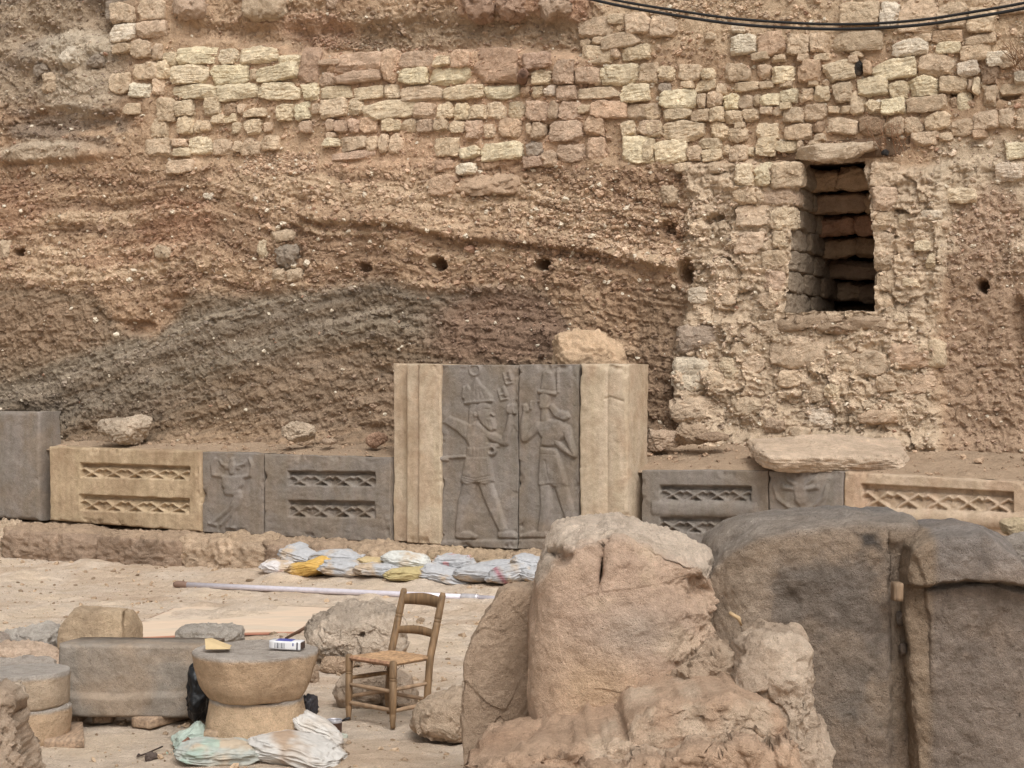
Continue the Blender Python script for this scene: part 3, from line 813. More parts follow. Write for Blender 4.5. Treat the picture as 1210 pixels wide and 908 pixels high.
for x0, y0, x1, y1, tn, lab in EMB:
    u, z, iz, iu = bank_info(np.array([(x0 + x1) / 2]), np.array([(y0 + y1) / 2]))
    mp = (CO + CU * u[0])[1] / F
    w, h = (x1 - x0) * mp * 1.1, (y1 - y0) * mp * 1.05
    V, Fq = rock((0, 0, 0), (w, min(w, h) * 1.1, h), int(x0 * 7 + y0 + 900), n=22, p=3.4, planes=8, amp=.12, freq=2.4, cut=(.72, .97))
    V = V @ rotm(0, 0, -CA).T + CO + CU * u[0] + CN * (Hs[iz[0], iu[0]] - min(w, h) * .12) + np.array([0, 0, z[0]])
    tag(put("embedded_stone", V, Fq, M_STONES, cols=np.tile(lin(TONE[tn]), (len(V), 1))), lab, "stone", "loose stones stuck in the bank")

# clay pipe end
pc_ = hit(618, 88, CO, CN, .17)
PA = np.array([.02, -.99, .06])
V, Fs = tube([pc_ + PA * -.3, pc_ + PA * .04, pc_ + PA * .05, pc_ + PA * .05, pc_ + PA * .03, pc_ + PA * -.15], [.06, .06, .058, .042, .04, .04], 28, False)
tag(put("clay_pipe", V, Fs, stone_mat("fired_clay", (128, 96, 76), bump=.2)), "round clay pipe mouth set in the wall beside a mudbrick", "pipe")

# dry shrub over the niche
dp = Parts()
rp = np.random.default_rng(12)
for k in range(22):
    x = rp.uniform(1030, 1076); b0 = hit(x + rp.normal(0, 5), rp.uniform(168, 186), CO, CN, .08)
    l = rp.uniform(.12, .36)
    e = b0 + CN * rp.uniform(.02, .12) + CU * rp.normal(0, .08) + np.array([0, 0, l])
    mdl = (b0 + e) / 2 + CU * rp.normal(0, .03)
    V, Fs = tube([b0, mdl, e], [.0028, .0024, .0012], 5); dp.add(V, Fs, lin((150, 104, 66)) * rp.uniform(.7, 1.2))
    for j in range(3):
        s = b0 + (e - b0) * rp.uniform(.3, .9)
        V, Fs = tube([s, s + CU * rp.normal(0, .05) + CN * rp.normal(0, .03) + np.array([0, 0, rp.uniform(.0, .08)])], [.002, .001], 4); dp.add(V, Fs, lin((158, 116, 74)))
V, Fs, C = dp.get()
tag(put("dry_shrub", V, Fs, plain_mat("dry_stems", (150, 108, 70), attr=True), cols=C), "dry brown twiggy shrub growing above the niche", "shrub")
dp = Parts()
for k in range(26):
    b0 = hit(rp.uniform(1198, 1222), rp.uniform(70, 84), CO, CN, .08); e = b0 + CN * .08 + CU * rp.normal(-.05, .1) + np.array([0, 0, rp.uniform(.1, .35)])
    V, Fs = tube([b0, (b0 + e) / 2 + CU * rp.normal(0, .03), e], [.004, .003, .0015], 5); dp.add(V, Fs, lin((150, 112, 74)) * rp.uniform(.7, 1.2))
V, Fs, C = dp.get()
tag(put("dry_shrub", V, Fs, bpy.data.materials["dry_stems"], cols=C), "tuft of dry twigs at the right border near the cable", "shrub")
V, Fq = rock(hit(1046, 181, CO, CN, .10), (.075, .075, .075), 3, n=10, p=2, planes=2, amp=.05)
tag(put("black_stone", V, Fq, M_STONES, cols=np.tile(lin((58, 54, 52)), (len(V), 1))), "small round black stone on the plaster above the niche", "stone")

# two cables
CP = [(460, -120), (560, -58), (640, -22), (716, 0), (800, 15.5), (860, 24), (930, 29), (1000, 31), (1050, 29.5), (1100, 25), (1150, 17), (1210, 6), (1290, -14), (1400, -52), (1520, -112)]
cx = np.array([c[0] for c in CP], float); cy = np.array([c[1] for c in CP], float)
tt = np.linspace(460, 1520, 150)
def spl(x, y, t):
    d = np.gradient(y, x); i = np.clip(np.searchsorted(x, t) - 1, 0, len(x) - 2); h = x[i + 1] - x[i]; s = (t - x[i]) / h
    return (2 * s**3 - 3 * s**2 + 1) * y[i] + (s**3 - 2 * s**2 + s) * h * d[i] + (-2 * s**3 + 3 * s**2) * y[i + 1] + (s**3 - s**2) * h * d[i + 1]
M_CABLE = plain_mat("black_rubber", (24, 23, 24), rough=.6, bump=.02)
for k, lab in ((0, "upper of the two black cables sagging across the top right"), (1, "lower of the two black cables sagging across the top right")):
    path = np.array([hit(t, y - 2.4 + k * 6.0 + .4 * math.sin(t * .021 + k), CO, CN, .45) for t, y in zip(tt, spl(cx, cy, tt))])
    V, Fs = tube(path,   .0165 if k else .0145, 10)
    tag(put("cable", V, Fs, M_CABLE), lab, "cable")
# ------------------------------------------------------------------ court floor
def facade_gap(X, Y):
    return (np.stack([X, Y, 0 * X], -1) - FO) @ FN       # metres in front of the carved row
def ground_z(X, Y):
    X = np.asarray(X, float); Y = np.asarray(Y, float)
    s = facade_gap(X, Y)
    return np.interp(X, [-5, 1.0], [0.03, 0.17]) * (1 - sstep(.5, 2.6, s))
def gfloor(px, py):
    z = 0.0
    for _ in range(8):
        p = floor_at(px, py, z); z = float(ground_z(p[0], p[1]))
    return np.array([p[0], p[1], z])
gx = np.concatenate([np.linspace(-60, -8, 30, endpoint=False), np.linspace(-8, 7, 760), np.linspace(7, 60, 30)[1:]])
gy = np.concatenate([np.linspace(-30, 6, 30, endpoint=False), np.linspace(6, 25, 900), np.linspace(25, 60, 20)[1:]])
GX, GY = np.meshgrid(gx, gy)
G3 = np.stack([GX, GY, 0 * GX], -1)
board_zone = np.exp(-(((GX + 2.2) / 1.6) ** 2 + ((GY - 16.6) / 1.6) ** 2))
GZ = ground_z(GX, GY) + fbm(G3 * .8, 3, 61) * .025 + fbm(G3 * 5, 4, 62, gain=.6) * .024 + np.minimum(fbm(G3 * np.array([7, 14, 1]), 3, 63, ridged=True), .3) * .008
GZ += fbm(G3 * np.array([9, 12, 1]), 4, 67, gain=.65) * .010 * sstep(-.2, .3, fbm(G3 * .9 + 30, 3, 68))
GZ += np.maximum(fbm(G3 * 1.6 + 5, 3, 64) - .12, 0) * .10 * (GY > 12)
far = (GY > 6.1) & (GY < 24.8)
GC = np.empty(GX.shape + (3,)); GC[:] = lin((212, 190, 166))
def gp(c, m):
    global GC
    GC += (lin(c) - GC) * np.clip(m, 0, 1)[..., None]
n1 = fbm(G3 * 1.3, 4, 65); n2 = fbm(G3 * np.array([.7, 2.2, 1]), 4, 66)
gp((198, 170, 140), sstep(.0, .4, n1) * .7)
gp((216, 190, 158), sstep(.0, .4, -n1) * .6)
gp((192, 162, 132), sstep(.15, .45, n2) * .6)
gp((204, 172, 138), (1 - sstep(8.5, 11.5, GY)) * .55)
GV = np.stack([GX, GY, GZ], -1)
g = put("ground", GV.reshape(-1, 3), quads_of_grid(len(gy), len(gx)), M_GROUND, origin=(0, 0, 0), cols=GC.reshape(-1, 3))
kind(g, "structure"); g["label"] = "dusty pale court floor"
# small stones and crumbs on it
r = np.random.default_rng(21)
n = 11000
x = r.uniform(-7.5, 3, n); y = 9 + 13 * r.uniform(0, 1, n) ** 1.0
s = .004 * (1 - r.uniform(0, 1, n) * (1 - (11.0) ** -1.6)) ** (-1 / 1.6)
gap = facade_gap(x, y)
ok = gap > .35
x, y, s = x[ok], y[ok], s[ok]
zz = ground_z(x, y) + fbm(np.stack([x, y, 0 * x], -1) * .8, 3, 61) * .025 + fbm(np.stack([x, y, 0 * x], -1) * 5, 4, 62, gain=.6) * .024
V, Fq = pebbles(np.stack([x, y, zz + s * .25], -1), s, 6)
c = lin((176, 148, 116)) * r.uniform(.55, 1.3, (len(x), 1))
pb = put("floor_gravel", V, Fq, M_PEBBLE, cols=np.repeat(c, len(icoV), 0), smooth=False)
kind(pb, "stuff"); tag(pb, "pebbles and crumbs strewn over the court floor", "gravel")

# ------------------------------------------------------------------ earth terrace between the slabs and the bank
t = np.linspace(0, 1, 560); w = np.linspace(0, 1, 70)
pxs = -400 + t * 2000
TV = np.zeros((len(w), len(t), 3))
for i, x in enumerate(pxs):
    a = hit(x, 545, FO, FN, -0.10); b = hit(x, 520, CO, CN, -0.25)
    ztop = EYE - (np.interp(x, [-160, 58, 461, 765, 1000, 1210, 1340], [524, 529, 540, 556, 557, 569, 574]) - HY) / F * a[1]
    ycl = np.interp(x, [-160, 60, 300, 460, 760, 800, 1210, 1340], [508, 514, 520, 522, 512, 516, 530, 534])
    zb = EYE - (ycl - HY) / F * (b[1] - .2)
    for j, k in enumerate(w):
        p = a + (b - a) * k
        TV[j, i] = (p[0], p[1], ztop - .015 + (zb - ztop) * (k ** .75))
T3 = TV.reshape(-1, 3)
T3[:, 2] += fbm(T3 * 2.2, 4, 71) * .035 + fbm(T3 * 9, 4, 72) * .025
tc_ = lin((174, 146, 116)) * (1 + .22 * fbm(T3 * 2.5, 4, 73))[:, None]
te = put("terrace", T3, quads_of_grid(len(w), len(t)), M_GROUND, cols=tc_)
kind(te, "structure"); te["label"] = "narrow earth terrace behind the carved slabs"
r = np.random.default_rng(31)
n = 1600
ii = r.integers(0, len(t), n); jj = r.integers(2, int(len(w) * .85), n)
pp_ = TV[jj, ii]
s = .006 * (1 - r.uniform(0, 1, n) * (1 - 8.0 ** -1.5)) ** (-1 / 1.5)
V, Fq = pebbles(pp_ + np.stack([0 * s, 0 * s, s * .3], -1), s, 7)
pb = put("terrace_gravel", V, Fq, M_PEBBLE, cols=np.repeat(lin((172, 142, 112)) * r.uniform(.7, 1.3, (n, 1)), len(icoV), 0), smooth=False)
kind(pb, "stuff"); tag(pb, "fallen crumbs and pebbles on the terrace behind the carved slabs", "gravel")

# ------------------------------------------------------------------ carved slabs
def seg_d(X, Y, a, b, ra, rb):
    ax, ay = a; bx, by = b
    L2 = (bx - ax) ** 2 + (by - ay) ** 2 + 1e-9
    t = np.clip(((X - ax) * (bx - ax) + (Y - ay) * (by - ay)) / L2, 0, 1)
    return np.hypot(X - ax - t * (bx - ax), Y - ay - t * (by - ay)) - (ra + t * (rb - ra))
def poly_d(X, Y, pts):
    d = np.full(X.shape, 1e9); ins = np.zeros(X.shape, bool)
    n = len(pts)
    for i in range(n):
        (ax, ay), (bx, by) = pts[i], pts[(i + 1) % n]
        L2 = (bx - ax) ** 2 + (by - ay) ** 2 + 1e-9
        t = np.clip(((X - ax) * (bx - ax) + (Y - ay) * (by - ay)) / L2, 0, 1)
        d = np.minimum(d, np.hypot(X - ax - t * (bx - ax), Y - ay - t * (by - ay)))
        c = ((ay > Y) != (by > Y)) & (X < (bx - ax) * (Y - ay) / (by - ay + 1e-12) + ax)
        ins ^= c
    return np.where(ins, -d, d)
def dome(d, r):
    t = np.clip(-d / r, 0, 1)
    return np.sqrt(np.clip(1 - (1 - t) ** 2, 0, 1))
class Relief:
    """raised carving drawn in enlarged-photograph units"""
    def __init__(s, X, Y): s.X, s.Y, s.h = X, Y, np.zeros(X.shape)
    def cap(s, a, b, ra, rb, h, r=15): s.h = np.maximum(s.h, h * dome(seg_d(s.X, s.Y, a, b, ra, rb), r)); return s
    def chain(s, pts, h, r=15):
        for (x0, y0, r0), (x1, y1, r1) in zip(pts, pts[1:]): s.cap((x0, y0), (x1, y1), r0, r1, h, r)
        return s
    def poly(s, pts, h, r=15): s.h = np.maximum(s.h, h * dome(poly_d(s.X, s.Y, pts), r)); return s
    def line(s, pts, w, depth):
        for a, b in zip(pts, pts[1:]): s.h = s.h - depth * dome(seg_d(s.X, s.Y, a, b, w, w), w)
        return s
    def ring(s, c, ro, w, h):
        d = np.abs(np.hypot(s.X - c[0], s.Y - c[1]) - ro) - w
        s.h = np.maximum(s.h, h * dome(d, w)); return s

def storm_figure(px, py):
    X, Y = (px - 500) * 3.781, (py - 420) * 3.781
    R = Relief(X, Y); m = .038
    R.poly([(60, 828), (440, 822), (440, 900), (60, 900)], m * .9, 9)
    R.chain([(208, 585, 31), (184, 660, 29), (163, 780, 19)], m).chain([(160, 803, 17), (205, 805, 18), (236, 812, 10)], m, 10)
    R.chain([(283, 580, 31), (312, 660, 29), (355, 775, 19)], m).chain([(350, 802, 17), (395, 802, 17), (432, 812, 9)], m, 10)
    R.poly([(195, 450), (302, 450), (320, 562), (285, 582), (240, 572), (200, 585), (170, 562)], m * 1.4, 12)
    for k in range(3): R.line([(173, 535 + k * 11), (240, 552 + k * 11), (318, 535 + k * 11)], 3, .008)
    R.poly([(200, 308), (250, 292), (298, 340), (300, 400), (302, 455), (196, 455), (206, 410), (192, 372)], m * 1.05)
    R.poly([(90, 300), (120, 270), (205, 305), (205, 395), (186, 372), (150, 338)], m * .8, 10)
    R.poly([(198, 410), (302, 408), (302, 455), (198, 457)], m * 1.2, 6)
    R.cap((290, 355), (365, 388), 20, 19, m * 1.1).chain([(368, 385, 20), (384, 330, 17), (392, 272, 12)], m * 1.15)
    R.cap((394, 250), (400, 232), 17, 15, m * 1.1, 8).cap((383, 225), (381, 252), 6, 7, m * 1.3, 5)
    R.cap((412, 258), (408, 240), 6, 6, m * 1.3, 5)
    R.cap((60, 462), (196, 452), 7, 7, m * 1.1, 6).cap((84, 462), (112, 466), 11, 9, m * 1.1, 7)
    R.ring((310, 425), 16, 9, m * 1.25).cap((296, 400), (330, 405), 8, 12, m, 7)
    R.cap((228, 235), (222, 300), 22, 17, m * .8, 10)
    R.cap((272, 245), (275, 262), 36, 32, m * 1.1).cap((310, 262), (318, 270), 6, 5, m, 4)
    R.poly([(250, 272), (318, 276), (328, 330), (308, 344), (286, 328), (256, 300)], m * 1.15, 10)
    R.cap((238, 262), (238, 270), 10, 9, m * 1.3, 6)
    R.line([(282, 240), (302, 240)], 3.5, .012).line([(298, 282), (318, 280)], 2.5, .01)
    for k in range(4): R.line([(262 + k * 15, 292), (276 + k * 13, 330)], 2, .006)
    R.poly([(192, 212), (178, 190), (182, 142), (202, 128), (215, 150), (238, 92), (262, 128), (284, 150), (312, 186), (306, 208)], m * .85, 10)
    R.cap((192, 212), (306, 203), 9, 8, m * 1.15, 7).cap((182, 188), (184, 145), 8, 7, m, 6)
    for k in range(4): R.line([(215 + k * 22, 195), (228 + k * 12, 130 + k * 10)], 2.5, .008)
    R.ring((232, 66), 24, 6, m * .6)
    for cx, cy in ((380, 104), (356, 176)):
        R.chain([(cx - 20, cy - 22, 5), (cx - 8, cy + 26, 5), (cx + 20, cy + 18, 5)], m * .6, 5).cap((cx + 4, cy - 30), (cx + 16, cy + 4), 9, 9, m * .6, 6).cap((cx - 14, cy + 2), (cx + 10, cy - 4), 5, 5, m * .5, 5)
    for k in range(9): R.line([(178 + k * 16, 470 + abs(k - 4)), (176 + k * 17, 532)], 1.6, .004)
    for k in range(6): R.line([(208 + k * 17, 412), (208 + k * 17, 452)], 1.8, .005)
    for k in range(5): R.line([(222 - k, 232 + k * 16), (204, 240 + k * 15)], 2, .006)
    return R.h + fbm(np.stack([px * .02, py * .004, 0 * px], -1), 3, 5) * .006

def king_figure(px, py):
    X, Y = (px - 500) * 3.781, (py - 420) * 3.781
    R = Relief(X, Y); m = .038
    R.poly([(400, 822), (720, 822), (720, 900), (400, 900)], m * .9, 9)
    R.chain([(548, 590, 27), (552, 680, 26), (532, 780, 20)], m).chain([(540, 800, 17), (490, 800, 15), (442, 808, 9)], m, 10)
    R.chain([(618, 590, 28), (646, 680, 27), (672, 780, 21)], m).chain([(672, 800, 17), (650, 800, 15), (600, 806, 8)], m, 10)
    R.poly([(526, 408), (600, 420), (640, 545), (648, 582), (600, 592), (565, 580), (525, 590), (515, 575), (522, 480)], m * 1.4, 12)
    R.line([(552, 470), (560, 530), (580, 585)], 3, .010).line([(525, 440), (602, 445)], 3, .007).line([(520, 585), (570, 577), (646, 578)], 3, .007)
    R.poly([(515, 300), (560, 285), (612, 290), (648, 320), (640, 365), (588, 408), (526, 408), (530, 370), (515, 345)], m * 1.05)
    R.cap((520, 318), (462, 372), 20, 17, m * 1.1).chain([(455, 372, 18), (450, 310, 16), (456, 258, 11)], m * 1.1)
    R.cap((462, 245), (455, 228), 14, 12, m, 8).cap((482, 238), (486, 208), 6, 5, m, 5)
    R.chain([(640, 330, 20), (655, 380, 17), (678, 448, 12)], m * 1.15).chain([(676, 450, 11), (630, 420, 14), (596, 385, 15)], m * 1.2)
    R.cap((600, 372), (616, 352), 9, 7, m * 1.2, 6)
    R.cap((545, 190), (542, 214), 25, 22, m * 1.1).cap((520, 204), (517, 208), 5, 4, m, 4).cap((545, 232), (545, 285), 16, 20, m * .9)
    R.poly([(520, 218), (560, 212), (566, 236), (540, 243), (524, 238)], m * 1.15, 8)
    R.chain([(575, 230, 14), (600, 262, 18), (632, 272, 22), (648, 275, 10)], m * .9, 10)
    R.poly([(522, 165), (534, 80), (552, 66), (585, 80), (594, 165)], m * .9, 10)
    R.cap((522, 162), (590, 172), 9, 9, m * 1.15, 6).line([(526, 150), (590, 158)], 2.5, .008)
    for k in range(8): R.cap((603, 62 + k * 14), (603, 66 + k * 14), 7, 7, m * .6, 5)
    return R.h + fbm(np.stack([px * .02, py * .004, 0 * px], -1), 3, 6) * .006

def lattice(px, py, rects, cells, floor=.085, roll=None):
    h = np.zeros(px.shape)
    w3 = np.stack([px * .09, py * .09, 0 * px], -1)
    px = px + .9 * fbm(w3, 3, int(px.mean())); py = py + .7 * fbm(w3 + 9, 3, int(px.mean()) + 1)     # cut by hand
    floor = floor * (1 + .45 * fbm(w3 * .7 + 4, 3, 5))
    for x0, x1, t0, t1, b0, b1 in rects:
        a = (px - x0) / (x1 - x0)
        yt, yb = t0 + (t1 - t0) * a, b0 + (b1 - b0) * a
        d = np.maximum.reduce([x0 - px, px - x1, yt - py, py - yb])
        ins = sstep(1.0, -.9, d) if False else 1 - sstep(-1.1, .5, d)
        cw = (x1 - x0) / cells; chh = (yb - yt)
        cx = (np.mod(a * cells, 1) - .5) * cw
        b = (py - yt) / chh
        bars = np.zeros(px.shape)
        for sg in (-1, 1):
            bars = np.maximum(bars, dome(seg_d(cx * sg, b * 18, (-cw * .34, 6.2), (0, 11.6), 1.5, 1.7), 1.8))
            bars = np.maximum(bars, dome(seg_d(cx * sg, b * 18, (0, 11.6), (cw * .36, 17.2), 1.7, 1.7), 1.8))
            bars = np.maximum(bars, dome(seg_d(cx * sg, b * 18, (-cw * .34, 6.2), (-cw * .47, 8.4), 1.5, 1.0), 1.6))
        # between the bars the ground is half filled, deep only above and in the lower notch
        fl = np.where(b < .26, floor, floor * .62)
        notch = dome(seg_d(cx, b * 18, (0, 16.5), (0, 17.5), 2.6, 3.2), 1.6)
        fl = np.maximum(fl, floor * notch)
        crescent = dome(seg_d(np.abs(cx), b * 18, (cw * .27, 9.4), (cw * .42, 10.6), .9, 1.2), 1.0)
        fl = np.maximum(fl, floor * .95 * crescent)
        h = np.where(ins > 0, -ins * (fl - bars * floor * .48), h)
    if roll is not None:
        x0, x1, y0, y1, r0, amp = roll
        yc = y0 + (y1 - y0) * (px - x0) / (x1 - x0)
        h = h + amp * np.sqrt(np.clip(1 - ((py - yc) / r0) ** 2, 0, 1)) * (px > x0) * (px < x1)
    return h

def bullman(px, py):
    X, Y = (px - 50) * 2.881, (py - 510) * 2.881
    R = Relief(X, Y); m = .034
    R.cap((648, 118), (648, 138), 14, 11, m, 8).chain([(632, 118, 5), (612, 112, 5), (606, 100, 4)], m, 5).chain([(664, 118, 5), (688, 112, 5), (694, 100, 4)], m, 5)
    R.cap((648, 95), (648, 110), 8, 9, m * .8, 6).cap((625, 125), (672, 125), 5, 5, m * .8, 5)
    R.poly([(612, 150), (690, 150), (686, 185), (668, 205), (628, 205), (612, 185)], m, 8)
    R.chain([(612, 152, 7), (582, 148, 6), (578, 118, 5), (590, 92, 5)], m, 6).chain([(690, 155, 7), (708, 150, 6), (716, 118, 5), (706, 92, 5)], m, 6)
    R.cap((630, 205), (668, 210), 12, 12, m, 8)
    R.chain([(664, 222, 11), (640, 262, 8), (578, 312, 6)], m, 7).chain([(672, 225, 11), (660, 262, 8), (610, 318, 6)], m, 7).chain([(660, 240, 9), (652, 290, 7), (640, 325, 6)], m, 7)
    R.cap((568, 312), (590, 318), 5, 6, m, 5).cap((630, 326), (655, 328), 5, 5, m, 5)
    return R.h
def bullhead(px, py):
    X, Y = (px - 750) * 2.63, (py - 500) * 2.63
    R = Relief(X, Y); m = .036
    R.poly([(492, 190), (538, 190), (530, 245), (515, 262), (500, 245)], m, 8)
    R.chain([(492, 205, 6), (462, 200, 7), (462, 190, 3)], m, 6).chain([(538, 205, 6), (568, 200, 7), (572, 190, 3)], m, 6)
    R.chain([(500, 190, 6), (478, 178, 5), (468, 160, 3)], m, 5).chain([(530, 190, 6), (552, 178, 5), (566, 162, 3)], m, 5)
    R.chain([(432, 195, 4), (444, 235, 5), (480, 262, 5), (515, 270, 5), (560, 258, 5), (588, 230, 5), (598, 195, 4)], m * .8, 5)
    R.cap((500, 275), (540, 275), 12, 12, m, 8)
    R.line([(505, 215), (508, 222)], 4, .012).line([(524, 222), (527, 215)], 4, .012)
    return R.h

def slab(name, label, xl, xr, tl, tr, bl, br, mat, fn=None, v=0.0, thick=.42, res=.011, er=.012, wob=.006, group="carved slabs of the temple row", soft=0, seed=1, chips=.02):
    TL, TR, BL, BR = hit(xl, tl, FO, FN, v), hit(xr, tr, FO, FN, v), hit(xl, bl, FO, FN, v), hit(xr, br, FO, FN, v)
    w = np.linalg.norm(TR[:2] - TL[:2]); h = TL[2] - BL[2]
    nc, nr = max(8, int(w / res)), max(8, int(h / res))
    def spaced(n, L):                         # tighter rows along the borders, so the arrises stay round
        x = np.linspace(0, 1, n); e = er / L
        return np.unique(np.concatenate([x, e * np.array([.08, .2, .4, .7, 1]), 1 - e * np.array([.08, .2, .4, .7, 1])]))
    ga, gb = spaced(nc, w), spaced(nr, h)
    A, B = np.meshgrid(ga, gb)
    P = TL * ((1 - A) * (1 - B))[..., None] + TR * (A * (1 - B))[..., None] + BL * ((1 - A) * B)[..., None] + BR * (A * B)[..., None]
    px, py = px_of(P)
    hgt = np.zeros(px.shape) if fn is None else fn(px, py)
    if soft:                                  # a worn carving: its edges are rubbed round
        wear = .8 + .35 * fbm(P * 3.5 + seed, 3, seed + 11)
        for _ in range(soft):
            e_ = np.pad(hgt, 1, mode="edge")
            hgt = (e_[1:-1, 1:-1] * 2 + e_[:-2, 1:-1] + e_[2:, 1:-1] + e_[1:-1, :-2] + e_[1:-1, 2:]) / 6
        hgt = hgt * wear
    de = np.minimum.reduce([A * w, (1 - A) * w, B * h, (1 - B) * h])
    rr = er * (1 + .8 * np.clip(fbm(P * 7 + seed, 3, seed), -.6, 1))
    hgt = hgt - (rr - np.sqrt(np.clip(rr ** 2 - (rr - np.minimum(de, rr)) ** 2, 0, None)))
    chip = np.clip(fbm(P * 6 + seed * 3, 3, seed + 2) - .18, 0, 1)
    hgt = hgt - chip * (1 - sstep(0, .09, de)) * chips * 5
    hgt = hgt + fbm(P * 2.0 + seed, 3, seed + 4) * .008 + fbm(P * 9 + seed, 4, seed + 16) * .006 + fbm(P * 22 + seed, 3, seed + 6) * .0028
    fall = 1 - sstep(0, .10, de)
    P = P + FN * hgt[..., None] + FU * (fbm(P * 3 + 9 + seed, 3, seed + 7) * wob * fall)[..., None] + np.array([0, 0, 1.0]) * (fbm(P * 3 + 19 + seed, 3, seed + 8) * wob * fall)[..., None]
    nr_, nc_ = A.shape
    loop = np.concatenate([np.arange(nc_), np.arange(1, nr_) * nc_ + nc_ - 1, (nr_ - 1) * nc_ + np.arange(nc_ - 2, -1, -1), np.arange(nr_ - 2, 0, -1) * nc_])
    V = P.reshape(-1, 3)
    k = len(V); n = len(loop)
    bb = []
    rings = [loop]
    for d_ in (thick * .25, thick * .6, thick):
        Vb = V[loop] - FN * d_
        Vb = Vb + np.stack([0 * Vb[:, 0], 0 * Vb[:, 0], fbm(Vb * 6, 3, seed + 9) * .008], -1)
        bb.append(Vb); rings.append(np.arange(n) + k); k += n
    V = np.concatenate([V] + bb)
    Fs = [quads_of_grid(nr_, nc_)[:, ::-1]]
    for r0, r1 in zip(rings, rings[1:]):
        Fs.append(np.stack([r0, r1, np.roll(r1, -1), np.roll(r0, -1)], -1)[:, ::-1])
    ob = put(name, V, Fs + [], mat)
    tag(ob, label, "carved slab" if fn is not None else "stone slab", group)
    return ob

slab("basalt_slab", "plain grey slab with a bevelled corner, leftmost of the row", -80, 46, 486, 487, 608, 616, M_BASALT, lambda px, py: 0 * px, .02, seed=3, er=.05, thick=.32)
slab("lattice_slab", "yellowish slab with two recessed strips of crosses, beside the plain grey slab", 58, 237, 528, 533.5, 615, 629, M_LIMEY,
     lambda px, py: lattice(px, py, [(94.4, 223.6, 547.5, 551.7, 564, 567.5), (94.4, 223.6, 584.6, 589.8, 603.5, 607)], 5) - .02 * sstep(15, -25, px - 88) * 0, .04, seed=4, er=.03, chips=.03)
slab("bull_man_slab", "narrow grey slab carved with a small striding figure with raised arms", 238.5, 311, 534, 536, 629, 632.5, M_BASALT, bullman, .0, soft=1, seed=5)
slab("lattice_slab", "grey slab with two recessed strips of crosses, left of the tall tan pillar", 312.5, 461, 537, 541, 633, 641, M_BASALT,
     lambda px, py: lattice(px, py, [(339.8, 443.3, 556.9, 558, 574, 575.5), (339.8, 443.3, 591.6, 593, 611, 612.5)], 4) + .004 * fbm(np.stack([px * .12, py * .3, 0 * px], -1), 3, 4), .0, seed=6)
def flutes_l(px, py):
    return -.11 * (1 - sstep(473, 476, px)) - .055 * (1 - sstep(491, 494, px)) - .03 * np.exp(-((px - 475.5) / 1.6) ** 2) - .02 * np.exp(-((px - 493) / 1.5) ** 2)
def flutes_r(px, py):
    cr = np.abs(py - (469 + .35 * np.abs(px - 722))) - .4
    return .022 * (np.sqrt(np.clip(1 - ((px - 701) / 17.5) ** 2, 0, 1)) + np.sqrt(np.clip(1 - ((px - 731) / 12.5) ** 2, 0, 1))) - .015 * (1 - sstep(0, .8, cr)) * (px > 715) * (px < 738)
slab("fluted_pillar", "tall tan stepped pillar slab left of the two carved figures", 455, 520.5, 429, 430.5, 641, 643.5, M_LIME, flutes_l, .12, seed=7, er=.02, thick=.55)
slab("figure_slab", "tall grey slab carved with a striding bearded man in a horned hat", 521.5, 612, 431, 431.5, 645, 648.5, M_BASALT, storm_figure, .08, soft=2, seed=8, res=.0062, thick=.5)
slab("figure_slab", "tall grey slab carved with a man in a pointed hat raising his hand", 613, 684, 431, 430.5, 648.5, 651, M_BASALT, king_figure, .09, soft=2, seed=9, res=.0062, thick=.5)
slab("fluted_pillar", "tall tan pillar slab with shallow flutes right of the two carved figures", 685, 742, 429.5, 430.5, 651, 654, M_LIME, flutes_r, .12, seed=10, er=.035, thick=.44)
slab("lattice_slab", "grey slab with two recessed strips of crosses, right of the tall tan pillars", 758, 907.5, 556, 556.5, 655, 662, M_BASALT,
     lambda px, py: lattice(px, py, [(779.7, 887.6, 574, 575, 591, 593), (779.7, 887.6, 611, 612, 629, 631)], 4, roll=(770, 895, 601, 603, 8, .02)), .0, seed=11)
slab("bull_head_slab", "narrow grey slab carved with a horned bull head behind the dark boulder", 908.5, 996, 557, 557.5, 662, 668, M_BASALT, bullhead, .0, soft=1, seed=12)
slab("lattice_slab", "orange tan slab with one long strip of crosses, rightmost of the row", 997, 1290, 558, 574, 668, 684, stone_mat("orange_limestone", (190, 164, 136), var=.16, scale=1.4, bump=.4, pits=.5, grain=.14, hue2=(182, 150, 120), streak=.12),
     lambda px, py: lattice(px, py, [(1018, 1197, 572, 582, 600, 606), (1018, 1197, 628, 636, 648, 655)], 5, roll=(1000, 1300, 611, 618, 10, .05)), .0, seed=13, er=.02, chips=.03)

